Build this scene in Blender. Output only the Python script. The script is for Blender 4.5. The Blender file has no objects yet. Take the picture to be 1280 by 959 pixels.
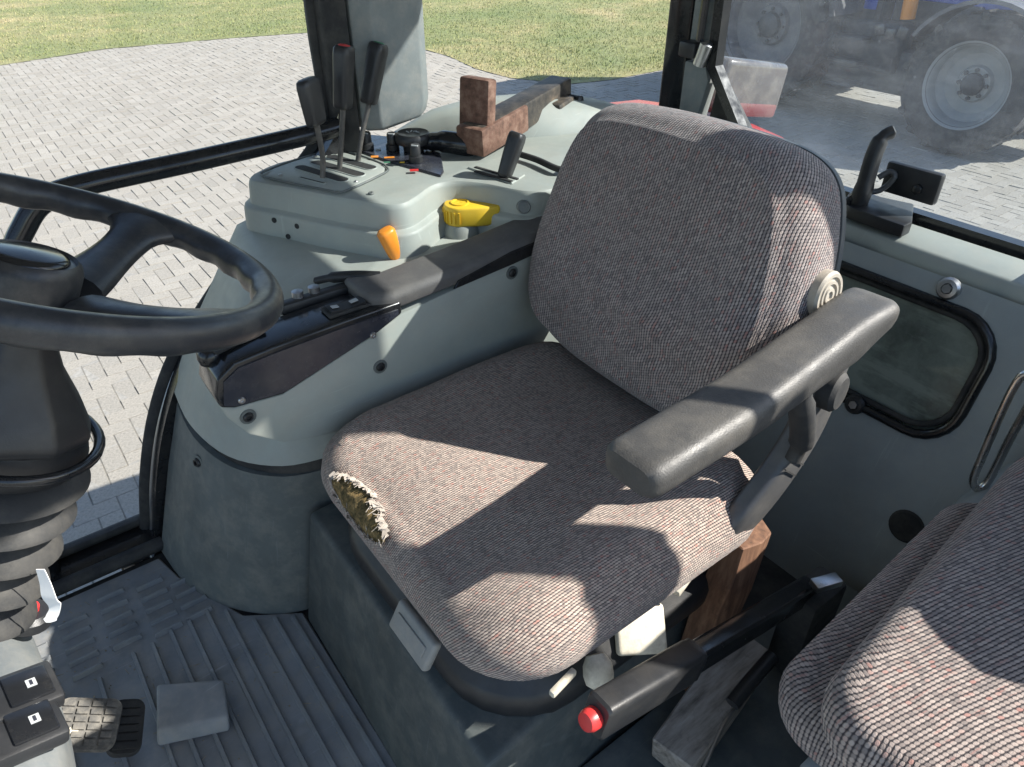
import bpy, bmesh, math, random
from mathutils import Vector, Matrix, Euler, noise

random.seed(7)
R = math.radians
scene = bpy.context.scene
col = scene.collection

# ------------------------------------------------------------------ camera, sky, sun, exposure
# axes: +X to the tractor's rear, +Y to its right side, +Z up; the cab floor is z = 0, the yard z = GROUND
GROUND = -1.2
cam_d = bpy.data.cameras.new("camera")
cam = bpy.data.objects.new("camera", cam_d)
col.objects.link(cam)
cam.location = (0, 0, 1.30)
cam.rotation_euler = (R(90 - 34.99), 0, R(-37))
cam_d.sensor_width = 36
cam_d.lens = 36 * 900 / 1280
cam_d.clip_start = 0.02
cam_d.clip_end = 1500
scene.camera = cam

SUN_FROM = Vector((1.05, -0.78, 1.0)).normalized()
SUN_EL = math.asin(SUN_FROM.z)
world = bpy.data.worlds.new("World")
scene.world = world
world.use_nodes = True
wn = world.node_tree
sky = wn.nodes.new("ShaderNodeTexSky")
sky.sky_type = 'NISHITA'
sky.sun_disc = False
sky.sun_elevation = SUN_EL
sky.sun_rotation = math.atan2(SUN_FROM.x, SUN_FROM.y)
sky.air_density = 1.0
sky.dust_density = 0.6
bgn = wn.nodes["Background"]
bgn.inputs["Strength"].default_value = 0.12
wn.links.new(sky.outputs[0], bgn.inputs[0])
sun_d = bpy.data.lights.new("sun", 'SUN')
sun_d.energy = 5.0
sun_d.angle = R(0.5)
sun_d.color = (1.0, 0.95, 0.87)
sun = bpy.data.objects.new("sun", sun_d)
col.objects.link(sun)
sun.location = (6, -5, 8)
sun.rotation_euler = (-SUN_FROM).to_track_quat('-Z', 'Y').to_euler()

scene.view_settings.view_transform = 'Standard'
scene.view_settings.look = 'None'
scene.view_settings.exposure = 1.14
scene.view_settings.gamma = 1
scene.cycles.max_bounces = 10
scene.cycles.transparent_max_bounces = 16
scene.cycles.use_denoising = True

# ------------------------------------------------------------------ materials
def new_mat(name):
    m = bpy.data.materials.new(name)
    m.use_nodes = True
    nt = m.node_tree
    return m, nt, nt.nodes["Principled BSDF"]

def ramp(nt, fac, stops):
    r = nt.nodes.new("ShaderNodeValToRGB")
    e = r.color_ramp.elements
    while len(e) < len(stops):
        e.new(0.5)
    for k, (p, c) in enumerate(stops):
        e[k].position = p
        e[k].color = (c[0], c[1], c[2], 1) if hasattr(c, '__len__') else (c, c, c, 1)
    nt.links.new(fac, r.inputs[0])
    return r.outputs[0]

def tex_noise(nt, scale, detail=4, rough=0.55, vec=None, coord='Object'):
    n = nt.nodes.new("ShaderNodeTexNoise")
    n.inputs["Scale"].default_value = scale
    n.inputs["Detail"].default_value = detail
    n.inputs["Roughness"].default_value = rough
    if vec is None:
        tc = nt.nodes.new("ShaderNodeTexCoord")
        vec = tc.outputs[coord]
    nt.links.new(vec, n.inputs["Vector"])
    return n.outputs["Fac"]

def mixc(nt, fac, a, b, mode='MIX'):
    x = nt.nodes.new("ShaderNodeMix")
    x.data_type = 'RGBA'
    x.blend_type = mode
    for sock, v in ((x.inputs[0], fac), (x.inputs[6], a), (x.inputs[7], b)):
        if hasattr(v, 'links'):
            nt.links.new(v, sock)
        elif hasattr(v, '__len__'):
            sock.default_value = (v[0], v[1], v[2], 1)
        else:
            sock.default_value = v
    return x.outputs[2]

def math_n(nt, op, a, b=None):
    n = nt.nodes.new("ShaderNodeMath")
    n.operation = op
    for i, v in enumerate((a, b)):
        if v is None:
            continue
        if hasattr(v, 'links'):
            nt.links.new(v, n.inputs[i])
        else:
            n.inputs[i].default_value = v
    return n.outputs[0]

def bump(nt, bsdf, h, strength=0.3, dist=0.001):
    b = nt.nodes.new("ShaderNodeBump")
    b.inputs["Strength"].default_value = strength
    b.inputs["Distance"].default_value = dist
    nt.links.new(h, b.inputs["Height"])
    nt.links.new(b.outputs[0], bsdf.inputs["Normal"])

def plastic(name, c, rough=0.5, var=0.12, dust=None, dust_amt=0.3, grain=900, grain_s=0.15, metal=0.0, scale=6, spec=0.5, scratch=0.0):
    """Moulded or painted surface: base tint, blotchy wear, a film of dust, fine grain."""
    m, nt, b = new_mat(name)
    n1 = tex_noise(nt, scale, 6, 0.6)
    lo = [x * (1 - var) for x in c]
    hi = [min(1, x * (1 + var)) for x in c]
    colr = ramp(nt, n1, [(0.3, lo), (0.7, hi)])
    if dust is not None:
        n2 = tex_noise(nt, scale * 2.3, 8, 0.7)
        f = ramp(nt, n2, [(0.45, 0.0), (0.75, dust_amt)])
        colr = mixc(nt, f, colr, dust)
    if scratch > 0:
        tc = nt.nodes.new("ShaderNodeTexCoord")
        for rz, sc in ((25, (5, 90, 5)), (-50, (4, 120, 6)), (80, (7, 7, 110))):
            mp = nt.nodes.new("ShaderNodeMapping")
            mp.inputs["Rotation"].default_value = (R(rz * 0.4), R(rz * 0.7), R(rz))
            mp.inputs["Scale"].default_value = sc
            nt.links.new(tc.outputs["Object"], mp.inputs[0])
            ns = tex_noise(nt, 1.0, 3, 0.7, mp.outputs[0])
            colr = mixc(nt, ramp(nt, ns, [(0.66, 0.0), (0.74, scratch)]), colr, [min(1, x * 1.7 + 0.05) for x in c])
        grime = tex_noise(nt, 2.6, 7, 0.7)
        colr = mixc(nt, ramp(nt, grime, [(0.5, 0.0), (0.72, scratch * 1.6)]), colr, [x * 0.55 for x in c])
    nt.links.new(colr, b.inputs["Base Color"])
    n3 = tex_noise(nt, scale * 5, 5, 0.6)
    rr_ = ramp(nt, n3, [(0.3, max(0, rough - 0.08)), (0.7, min(1, rough + 0.1))])
    nt.links.new(rr_, b.inputs["Roughness"])
    b.inputs["Metallic"].default_value = metal
    b.inputs["Specular IOR Level"].default_value = spec
    if grain_s > 0:
        bump(nt, b, tex_noise(nt, grain, 2, 0.5), grain_s, 0.0006)
    return m

M = {}
DUST = (0.42, 0.38, 0.31)
M['trim'] = plastic('grey_green_trim', (0.315, 0.34, 0.31), 0.55, 0.07, DUST, 0.30, 700, 0.25, scale=9, scratch=0.22)
M['trim_dark'] = plastic('dark_grey_green_trim', (0.105, 0.12, 0.117), 0.62, 0.16, DUST, 0.26, 420, 0.35, scale=8, scratch=0.3)
M['plinth'] = plastic('dark_plinth_paint', (0.062, 0.074, 0.074), 0.6, 0.16, DUST, 0.2, 420, 0.35, scale=8, scratch=0.35)
M['trim_side'] = plastic('rear_wall_trim', (0.29, 0.325, 0.33), 0.6, 0.08, DUST, 0.22, 500, 0.3, scale=8, scratch=0.25)
M['shell'] = plastic('dark_seat_shell', (0.05, 0.06, 0.07), 0.5, 0.1, DUST, 0.1, 500, 0.25)
M['pillar'] = plastic('grey_pillar_trim', (0.17, 0.19, 0.19), 0.65, 0.15, DUST, 0.3, 300, 0.4, scale=14)
M['black'] = plastic('black_plastic', (0.018, 0.019, 0.021), 0.42, 0.2, DUST, 0.05, 600, 0.25)
M['black_matt'] = plastic('matt_black_rubber', (0.02, 0.021, 0.022), 0.75, 0.2, DUST, 0.12, 300, 0.4)
M['black_gloss'] = plastic('glossy_black_paint', (0.012, 0.013, 0.015), 0.18, 0.1, DUST, 0.05, 100, 0.0)
M['wheel'] = plastic('steering_wheel_rubber', (0.022, 0.025, 0.03), 0.36, 0.2, DUST, 0.12, 1200, 0.25, scale=12)
M['arm'] = plastic('grey_black_armrest_foam', (0.052, 0.051, 0.049), 0.5, 0.12, DUST, 0.14, 460, 0.8, scratch=0.15)
M['arm_pad'] = plastic('grey_armrest_pad', (0.095, 0.091, 0.088), 0.6, 0.12, DUST, 0.15, 520, 0.7, scratch=0.15)
M['dash'] = plastic('dash_foot_trim', (0.135, 0.15, 0.155), 0.6, 0.1, DUST, 0.25, 500, 0.3, scale=8)
M['link'] = plastic('grey_bracket_plastic', (0.075, 0.075, 0.076), 0.4, 0.1, DUST, 0.15, 400, 0.2)
M['mat'] = plastic('blue_grey_floor_rubber', (0.205, 0.218, 0.230), 0.62, 0.22, DUST, 0.42, 260, 0.4, scale=9, scratch=0.4)
M['steel'] = plastic('worn_steel', (0.5, 0.5, 0.5), 0.35, 0.1, None, 0, 200, 0.1, metal=1)
M['chrome'] = plastic('chrome', (0.62, 0.61, 0.59), 0.24, 0.05, None, 0, 200, 0.0, metal=1)
M['cream'] = plastic('worn_cream_plastic', (0.62, 0.58, 0.48), 0.6, 0.12, (0.18, 0.14, 0.10), 0.55, 300, 0.3, scale=22)
M['handle'] = plastic('grey_handle_plastic', (0.24, 0.24, 0.225), 0.5, 0.1, DUST, 0.3, 400, 0.2, scale=20)
M['knob'] = plastic('dirty_beige_plastic', (0.36, 0.33, 0.28), 0.6, 0.12, (0.18, 0.14, 0.10), 0.5, 300, 0.3, scale=22)
M['yellow'] = plastic('yellow_plastic', (0.80, 0.52, 0.03), 0.45, 0.06, DUST, 0.1, 400, 0.1)
M['orange'] = plastic('orange_plastic', (0.80, 0.27, 0.02), 0.42, 0.06, DUST, 0.08, 400, 0.1)
M['red'] = plastic('red_plastic', (0.60, 0.03, 0.03), 0.38, 0.08, DUST, 0.08, 400, 0.05)
M['green'] = plastic('green_plastic', (0.06, 0.22, 0.12), 0.5, 0.08, None, 0, 400, 0.05)
M['redpaint'] = plastic('red_body_paint', (0.34, 0.028, 0.032), 0.3, 0.1, DUST, 0.12, 100, 0.0)
M['white'] = plastic('white_paper', (0.75, 0.75, 0.73), 0.8, 0.05, None, 0, 200, 0.2)
M['icon'] = plastic('white_print', (0.42, 0.44, 0.44), 0.6, 0.03, None, 0, 200, 0.0)
M['decal'] = plastic('smoked_switch_panel', (0.03, 0.033, 0.045), 0.25, 0.1, DUST, 0.1, 200, 0.0)
M['redlens'] = plastic('red_lamp_lens', (0.13, 0.016, 0.02), 0.3, 0.1, DUST, 0.2, 200, 0.0)
M['lens'] = plastic('clear_lamp_lens', (0.085, 0.076, 0.073), 0.2, 0.05, DUST, 0.3, 200, 0.0)
M['tyre'] = plastic('tyre_rubber', (0.02, 0.02, 0.021), 0.85, 0.2, DUST, 0.25, 60, 0.6, scale=3)
M['rimw'] = plastic('white_wheel_rim', (0.24, 0.25, 0.25), 0.5, 0.1, DUST, 0.3, 100, 0.0, scale=3)
M['rimg'] = plastic('grey_wheel_rim', (0.10, 0.10, 0.11), 0.5, 0.1, DUST, 0.3, 100, 0.0, scale=3)
M['blue'] = plastic('blue_body_paint', (0.02, 0.07, 0.36), 0.35, 0.1, DUST, 0.15, 100, 0.0, scale=3)
M['chassis'] = plastic('dark_chassis_paint', (0.035, 0.036, 0.04), 0.6, 0.2, DUST, 0.2, 100, 0.0, scale=3)
M['roof'] = plastic('roof_lining', (0.30, 0.30, 0.28), 0.8, 0.05, None, 0, 200, 0.1)

def rust_mat():
    m, nt, b = new_mat('rusty_steel')
    n = tex_noise(nt, 38, 8, 0.7)
    c = ramp(nt, n, [(0.3, (0.06, 0.03, 0.02)), (0.5, (0.17, 0.09, 0.062)), (0.72, (0.30, 0.19, 0.14))])
    nt.links.new(c, b.inputs["Base Color"])
    b.inputs["Roughness"].default_value = 0.75
    b.inputs["Metallic"].default_value = 0.15
    bump(nt, b, tex_noise(nt, 160, 6, 0.7), 0.5, 0.001)
    return m
M['rust'] = rust_mat()

def wornsteel_mat():
    m, nt, b = new_mat('dull_drawbar_paint')
    n = tex_noise(nt, 20, 8, 0.7)
    c = ramp(nt, n, [(0.35, (0.03, 0.03, 0.03)), (0.55, (0.10, 0.085, 0.07)), (0.75, (0.30, 0.22, 0.15))])
    nt.links.new(c, b.inputs["Base Color"])
    b.inputs["Roughness"].default_value = 0.55
    b.inputs["Metallic"].default_value = 0.3
    bump(nt, b, tex_noise(nt, 160, 6, 0.7), 0.35, 0.001)
    return m
M['oldsteel'] = wornsteel_mat()

def wood_mat(name, lo, mid, hi, stretch):
    m, nt, b = new_mat(name)
    tc = nt.nodes.new("ShaderNodeTexCoord")
    mp = nt.nodes.new("ShaderNodeMapping")
    mp.inputs["Scale"].default_value = stretch
    nt.links.new(tc.outputs["Object"], mp.inputs[0])
    n = tex_noise(nt, 10, 8, 0.65, mp.outputs[0])
    c = ramp(nt, n, [(0.25, lo), (0.5, mid), (0.75, hi)])
    n2 = tex_noise(nt, 25, 6, 0.7)
    c = mixc(nt, ramp(nt, n2, [(0.55, 0.0), (0.72, 0.7)]), c, lo)
    nt.links.new(c, b.inputs["Base Color"])
    b.inputs["Roughness"].default_value = 0.8
    bump(nt, b, n, 0.5, 0.002)
    return m
M['wood'] = wood_mat('brown_split_wood', (0.05, 0.025, 0.015), (0.16, 0.08, 0.045), (0.30, 0.17, 0.10), (6, 6, 0.8))
M['woodgrey'] = wood_mat('grey_weathered_wood', (0.10, 0.085, 0.07), (0.30, 0.26, 0.22), (0.45, 0.40, 0.35), (1, 8, 8))

def fabric_mat(name, cell=(0.0048, 0.0040), tint=(1, 1, 1), turn=0):
    """Knitted seat cloth: staggered rows of small loops, each loop with its own shade."""
    m, nt, b = new_mat(name)
    T = lambda c: [c[i] * tint[i] for i in range(3)]
    uv0 = nt.nodes.new("ShaderNodeUVMap")
    uv = nt.nodes.new("ShaderNodeMapping")
    uv.inputs["Rotation"].default_value = (0, 0, R(turn))
    nt.links.new(uv0.outputs[0], uv.inputs[0])
    wob = nt.nodes.new("ShaderNodeTexNoise")
    wob.inputs["Scale"].default_value = 9
    nt.links.new(uv.outputs[0], wob.inputs["Vector"])
    wv = nt.nodes.new("ShaderNodeVectorMath"); wv.operation = 'MULTIPLY_ADD'
    nt.links.new(wob.outputs["Color"], wv.inputs[0])
    wv.inputs[1].default_value = (0.010, 0.010, 0)
    nt.links.new(uv.outputs[0], wv.inputs[2])
    sx = nt.nodes.new("ShaderNodeSeparateXYZ")
    nt.links.new(wv.outputs[0], sx.inputs[0])
    v = math_n(nt, 'DIVIDE', sx.outputs[1], cell[1])
    row = math_n(nt, 'FLOOR', v)
    fv = math_n(nt, 'SUBTRACT', math_n(nt, 'FRACT', v), 0.5)
    par = math_n(nt, 'MULTIPLY', math_n(nt, 'FLOORED_MODULO', row, 2.0), 0.5)
    u = math_n(nt, 'ADD', math_n(nt, 'DIVIDE', sx.outputs[0], cell[0]), par)
    # loops lean to one side, so that the rows read as a knit
    u = math_n(nt, 'ADD', u, math_n(nt, 'MULTIPLY', fv, 0.45))
    cu = math_n(nt, 'FLOOR', u)
    fu = math_n(nt, 'SUBTRACT', math_n(nt, 'FRACT', u), 0.5)
    d = math_n(nt, 'ADD', math_n(nt, 'MULTIPLY', math_n(nt, 'MULTIPLY', fu, fu), 2.3), math_n(nt, 'MULTIPLY', math_n(nt, 'MULTIPLY', fv, fv), 4.8))
    bead = nt.nodes.new("ShaderNodeMapRange")
    bead.interpolation_type = 'SMOOTHSTEP'
    bead.inputs[1].default_value = 1.25
    bead.inputs[2].default_value = 0.25
    nt.links.new(d, bead.inputs[0])
    bead = bead.outputs[0]
    cx = nt.nodes.new("ShaderNodeCombineXYZ")
    nt.links.new(cu, cx.inputs[0]); nt.links.new(row, cx.inputs[1])
    wn_ = nt.nodes.new("ShaderNodeTexWhiteNoise"); wn_.noise_dimensions = '2D'
    nt.links.new(cx.outputs[0], wn_.inputs["Vector"])
    c = ramp(nt, wn_.outputs["Value"], [(0.0, T((0.23, 0.205, 0.195))), (0.25, T((0.33, 0.29, 0.265))), (0.6, T((0.40, 0.35, 0.32))), (0.92, T((0.47, 0.415, 0.375))), (1.0, T((0.40, 0.23, 0.20)))])
    sp = nt.nodes.new("ShaderNodeMapping")
    sp.inputs["Scale"].default_value = (26, 210, 1)
    nt.links.new(wv.outputs[0], sp.inputs[0])
    fl = tex_noise(nt, 1.0, 3, 0.6, sp.outputs[0])
    c = mixc(nt, ramp(nt, fl, [(0.57, 0.0), (0.68, 0.45)]), c, T((0.42, 0.17, 0.14)))
    c = mixc(nt, ramp(nt, fl, [(0.32, 0.4), (0.42, 0.0)]), c, T((0.22, 0.21, 0.22)))
    dirt = tex_noise(nt, 5, 5, 0.6)
    c = mixc(nt, ramp(nt, dirt, [(0.4, 0.0), (0.75, 0.35)]), c, T((0.20, 0.175, 0.155)))
    c = mixc(nt, bead, T((0.045, 0.041, 0.045)), c)
    nt.links.new(c, b.inputs["Base Color"])
    b.inputs["Roughness"].default_value = 0.95
    b.inputs["Specular IOR Level"].default_value = 0.15
    b.inputs["Sheen Weight"].default_value = 0.2
    h = math_n(nt, 'ADD', bead, math_n(nt, 'MULTIPLY', tex_noise(nt, 900, 2), 0.5))
    bump(nt, b, h, 0.8, 0.0013)
    return m
M['fabric'] = fabric_mat('woven_seat_fabric', tint=(1.08, 1.0, 0.93))
M['fabric_back'] = fabric_mat('woven_backrest_fabric', (0.0056, 0.0050), (0.86, 0.85, 0.88), 90)
M['fabric_pass'] = fabric_mat('woven_passenger_fabric', (0.0060, 0.0050), (0.94, 0.89, 0.87), 20)

def foam_mat():
    m, nt, b = new_mat('torn_foam')
    n = tex_noise(nt, 60, 8, 0.75)
    c = ramp(nt, n, [(0.25, (0.035, 0.028, 0.014)), (0.45, (0.12, 0.09, 0.035)), (0.58, (0.30, 0.20, 0.08)), (0.72, (0.55, 0.38, 0.18))])
    nt.links.new(c, b.inputs["Base Color"])
    b.inputs["Roughness"].default_value = 1.0
    bump(nt, b, tex_noise(nt, 220, 8, 0.8), 1.0, 0.004)
    return m
M['foam'] = foam_mat()

def glass_mat(name, haze, haze_col=(0.7, 0.72, 0.72), tint=(1, 1, 1), smear=True):
    """Thin pane: clear transmission, a weak mirror reflection and a film of dust that scatters light."""
    m, nt, b = new_mat(name)
    nt.nodes.remove(b)
    out = nt.nodes["Material Output"]
    tr = nt.nodes.new("ShaderNodeBsdfTransparent")
    tr.inputs[0].default_value = (*tint, 1)
    gl = nt.nodes.new("ShaderNodeBsdfGlossy")
    gl.inputs["Roughness"].default_value = 0.03
    fr = nt.nodes.new("ShaderNodeFresnel")
    fr.inputs[0].default_value = 1.45
    m1 = nt.nodes.new("ShaderNodeMixShader")
    nt.links.new(fr.outputs[0], m1.inputs[0])
    nt.links.new(tr.outputs[0], m1.inputs[1])
    nt.links.new(gl.outputs[0], m1.inputs[2])
    last = m1.outputs[0]
    if haze > 0:
        df = nt.nodes.new("ShaderNodeBsdfDiffuse")
        df.inputs[0].default_value = (*haze_col, 1)
        tl = nt.nodes.new("ShaderNodeBsdfTranslucent")
        tl.inputs[0].default_value = (*haze_col, 1)
        md = nt.nodes.new("ShaderNodeMixShader")
        md.inputs[0].default_value = 0.6
        nt.links.new(df.outputs[0], md.inputs[1])
        nt.links.new(tl.outputs[0], md.inputs[2])
        m2 = nt.nodes.new("ShaderNodeMixShader")
        if smear:
            n = tex_noise(nt, 3.2, 8, 0.7)
            n2 = tex_noise(nt, 90, 3, 0.7)
            tc_ = nt.nodes.new("ShaderNodeTexCoord")
            mp_ = nt.nodes.new("ShaderNodeMapping")
            mp_.inputs["Rotation"].default_value = (R(35), 0, 0)
            mp_.inputs["Scale"].default_value = (1, 2.2, 14)
            nt.links.new(tc_.outputs["Object"], mp_.inputs[0])
            n3 = tex_noise(nt, 2.0, 6, 0.65, mp_.outputs[0])
            f = ramp(nt, n, [(0.32, haze * 0.35), (0.68, haze * 1.6)])
            f = math_n(nt, 'ADD', f, ramp(nt, n3, [(0.5, 0.0), (0.75, haze * 0.9)]))
            g = ramp(nt, n2, [(0.66, 0.0), (0.74, 0.12)])
            f = math_n(nt, 'ADD', f, g)
            nt.links.new(f, m2.inputs[0])
        else:
            m2.inputs[0].default_value = haze
        nt.links.new(last, m2.inputs[1])
        nt.links.new(md.outputs[0], m2.inputs[2])
        last = m2.outputs[0]
    nt.links.new(last, out.inputs[0])
    return m
M['glass'] = glass_mat('clear_window_glass', 0.015, smear=False)
M['glass_dusty'] = glass_mat('dusty_rear_glass', 0.065, (0.50, 0.56, 0.64), (0.72, 0.77, 0.80))
M['glass_dark'] = glass_mat('grimy_tinted_glass', 0.85, (0.50, 0.57, 0.50), (0.5, 0.56, 0.52))

def paver_mat():
    m, nt, b = new_mat('concrete_paver')
    g = nt.nodes.new("ShaderNodeNewGeometry")
    base = ramp(nt, g.outputs["Random Per Island"], [(0.0, (0.270, 0.250, 0.212)), (0.5, (0.295, 0.275, 0.236)), (1.0, (0.32, 0.30, 0.26))])
    sp = tex_noise(nt, 70, 6, 0.75)
    c = mixc(nt, 1.0, base, ramp(nt, sp, [(0.3, 0.62), (0.5, 1.0), (0.72, 1.25)]), 'MULTIPLY')
    st = tex_noise(nt, 1.1, 5, 0.6)
    c = mixc(nt, ramp(nt, st, [(0.42, 0.0), (0.72, 0.35)]), c, (0.25, 0.24, 0.21))
    nt.links.new(c, b.inputs["Base Color"])
    b.inputs["Roughness"].default_value = 0.9
    bump(nt, b, sp, 0.6, 0.004)
    return m
M['paver'] = paver_mat()

def sand_mat():
    m, nt, b = new_mat('paved_yard_far')
    tc = nt.nodes.new("ShaderNodeTexCoord")
    br = nt.nodes.new("ShaderNodeTexBrick")
    mp = nt.nodes.new("ShaderNodeMapping")
    mp.inputs["Rotation"].default_value = (0, 0, R(90))
    nt.links.new(tc.outputs["Object"], mp.inputs[0])
    nt.links.new(mp.outputs[0], br.inputs["Vector"])
    br.inputs["Scale"].default_value = 1
    br.inputs["Brick Width"].default_value = 0.21
    br.inputs["Row Height"].default_value = 0.105
    br.inputs["Mortar Size"].default_value = 0.004
    br.inputs["Color1"].default_value = (0.27, 0.258, 0.23, 1)
    br.inputs["Color2"].default_value = (0.32, 0.308, 0.276, 1)
    br.inputs["Mortar"].default_value = (0.19, 0.178, 0.15, 1)
    n = tex_noise(nt, 40, 6, 0.7)
    c = mixc(nt, 1.0, br.outputs["Color"], ramp(nt, n, [(0.3, 0.7), (0.7, 1.15)]), 'MULTIPLY')
    nt.links.new(c, b.inputs["Base Color"])
    b.inputs["Roughness"].default_value = 0.95
    return m
M['yard'] = sand_mat()
M['joint'] = plastic('sandy_joint', (0.16, 0.15, 0.12), 0.95, 0.2, None, 0, 100, 0.2)

def grass_mats():
    m, nt, b = new_mat('lawn_soil')
    n = tex_noise(nt, 0.45, 6, 0.65)
    n2 = tex_noise(nt, 14, 6, 0.75)
    c = ramp(nt, n, [(0.34, (0.145, 0.18, 0.065)), (0.52, (0.205, 0.215, 0.085)), (0.68, (0.34, 0.29, 0.145))])
    c = mixc(nt, 1.0, c, ramp(nt, n2, [(0.3, 0.55), (0.7, 1.35)]), 'MULTIPLY')
    nt.links.new(c, b.inputs["Base Color"])
    b.inputs["Roughness"].default_value = 0.95
    bump(nt, b, n2, 0.8, 0.03)
    M['lawn'] = m
    m, nt, b = new_mat('grass_blade')
    n = tex_noise(nt, 0.45, 6, 0.65)
    g = nt.nodes.new("ShaderNodeNewGeometry")
    f = math_n(nt, 'ADD', n, math_n(nt, 'MULTIPLY', math_n(nt, 'SUBTRACT', g.outputs["Random Per Island"], 0.5), 0.22))
    c = ramp(nt, f, [(0.34, (0.17, 0.215, 0.075)), (0.52, (0.26, 0.27, 0.11)), (0.68, (0.42, 0.36, 0.19))])
    nt.links.new(c, b.inputs["Base Color"])
    b.inputs["Roughness"].default_value = 0.7
    b.inputs["Specular IOR Level"].default_value = 0.2
    M['blade'] = m
grass_mats()

# ------------------------------------------------------------------ mesh helpers
BASE = {}
class MB:
    """Collects shapes, then links them as one mesh object under a parent."""
    def __init__(self):
        self.bm = bmesh.new()
        self.uv = self.bm.loops.layers.uv.new("UVMap")

    def poly_prism(self, pts0, pts1, caps=True):
        a = [self.bm.verts.new(p) for p in pts0]
        b = [self.bm.verts.new(p) for p in pts1]
        n = len(a)
        for i in range(n):
            self.bm.faces.new((a[i], a[(i + 1) % n], b[(i + 1) % n], b[i]))
        if caps:
            self.bm.faces.new(a[::-1])
            self.bm.faces.new(b)
        return self

    def prism_z(self, poly, z0, z1):
        return self.poly_prism([(p[0], p[1], z0) for p in poly], [(p[0], p[1], z1) for p in poly])

    def prism_y(self, poly, y0, y1):          # poly in (x, z)
        return self.poly_prism([(p[0], y0, p[1]) for p in poly], [(p[0], y1, p[1]) for p in poly])

    def prism_x(self, poly, x0, x1):          # poly in (y, z)
        return self.poly_prism([(x0, p[0], p[1]) for p in poly], [(x1, p[0], p[1]) for p in poly])

    def box(self, c, s, rot=None):
        hx, hy, hz = s[0] / 2, s[1] / 2, s[2] / 2
        mt = Matrix.Translation(c) @ (rot.to_4x4() if rot is not None else Matrix())
        q = [(-hx, -hy), (hx, -hy), (hx, hy), (-hx, hy)]
        return self.poly_prism([mt @ Vector((x, y, -hz)) for x, y in q], [mt @ Vector((x, y, hz)) for x, y in q])

    def beam(self, a, b, w, h, up=(0, 0, 1)):
        """Rectangular bar from a to b, w wide across, h along up."""
        a, b = Vector(a), Vector(b)
        d = (b - a).normalized()
        s = d.cross(Vector(up)).normalized()
        u = s.cross(d).normalized()
        q = [(-w / 2, -h / 2), (w / 2, -h / 2), (w / 2, h / 2), (-w / 2, h / 2)]
        return self.poly_prism([a + s * x + u * y for x, y in q], [b + s * x + u * y for x, y in q])

    def rings(self, rings, cap0=True, cap1=True, closed=False, uvs=None):
        vs = [[self.bm.verts.new(p) for p in r] for r in rings]
        n = len(vs[0])
        m = len(vs)
        rng = range(m if closed else m - 1)
        for j in rng:
            r0, r1 = vs[j], vs[(j + 1) % m]
            for i in range(n):
                i2 = (i + 1) % n
                f = self.bm.faces.new((r0[i], r0[i2], r1[i2], r1[i]))
                if uvs:
                    for l, (jj, ii) in zip(f.loops, ((j, i), (j, i2), (j + 1, i2), (j + 1, i))):
                        l[self.uv].uv = uvs[jj][ii]
        if not closed:
            if cap0:
                self.bm.faces.new(vs[0][::-1])
            if cap1:
                f = self.bm.faces.new(vs[-1])
                if uvs:
                    for l, i in zip(f.loops, range(n)):
                        l[self.uv].uv = uvs[-1][i]
        return self

    def tube(self, path, r, n=12, closed=False, prof=None, up=None, caps=True):
        """Round (or prof-shaped) bar swept along a path; r a number or one per point."""
        P = [Vector(p) for p in path]
        m = len(P)
        rs = r if hasattr(r, '__len__') else [r] * m
        T = []
        for i in range(m):
            if closed:
                t = P[(i + 1) % m] - P[i - 1]
            else:
                t = P[min(i + 1, m - 1)] - P[max(i - 1, 0)]
            T.append(t.normalized())
        u = Vector(up) if up is not None else (Vector((0, 0, 1)) if abs(T[0].z) < 0.9 else Vector((1, 0, 0)))
        out = []
        prof = prof or [(math.cos(2 * math.pi * k / n), math.sin(2 * math.pi * k / n)) for k in range(n)]
        for i in range(m):
            if up is not None:
                u = Vector(up)
            s = T[i].cross(u).normalized()
            u = s.cross(T[i]).normalized()
            out.append([P[i] + (s * x + u * y) * rs[i] for x, y in prof])
        return self.rings(out, caps, caps, closed)

    def lathe(self, prof, origin=(0, 0, 0), axis=(0, 0, 1), n=24, cap0=True, cap1=True):
        q = Vector((0, 0, 1)).rotation_difference(Vector(axis).normalized()).to_matrix()
        o = Vector(origin)
        rr = [[o + q @ Vector((max(r, 1e-5) * math.cos(2 * math.pi * k / n), max(r, 1e-5) * math.sin(2 * math.pi * k / n), z)) for k in range(n)] for r, z in prof]
        return self.rings(rr, cap0, cap1)

    def quad(self, *pts):
        self.bm.faces.new([self.bm.verts.new(p) for p in pts])
        return self

    def bevel(self, w, seg=2, ang=25):
        bmesh.ops.remove_doubles(self.bm, verts=self.bm.verts, dist=1e-6)
        bmesh.ops.recalc_face_normals(self.bm, faces=self.bm.faces)
        ed = [e for e in self.bm.edges if len(e.link_faces) == 2 and e.calc_face_angle(0) > R(ang)]
        if ed:
            bmesh.ops.bevel(self.bm, geom=ed, offset=w, segments=seg, profile=0.5, affect='EDGES', clamp_overlap=True)
        return self

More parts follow.
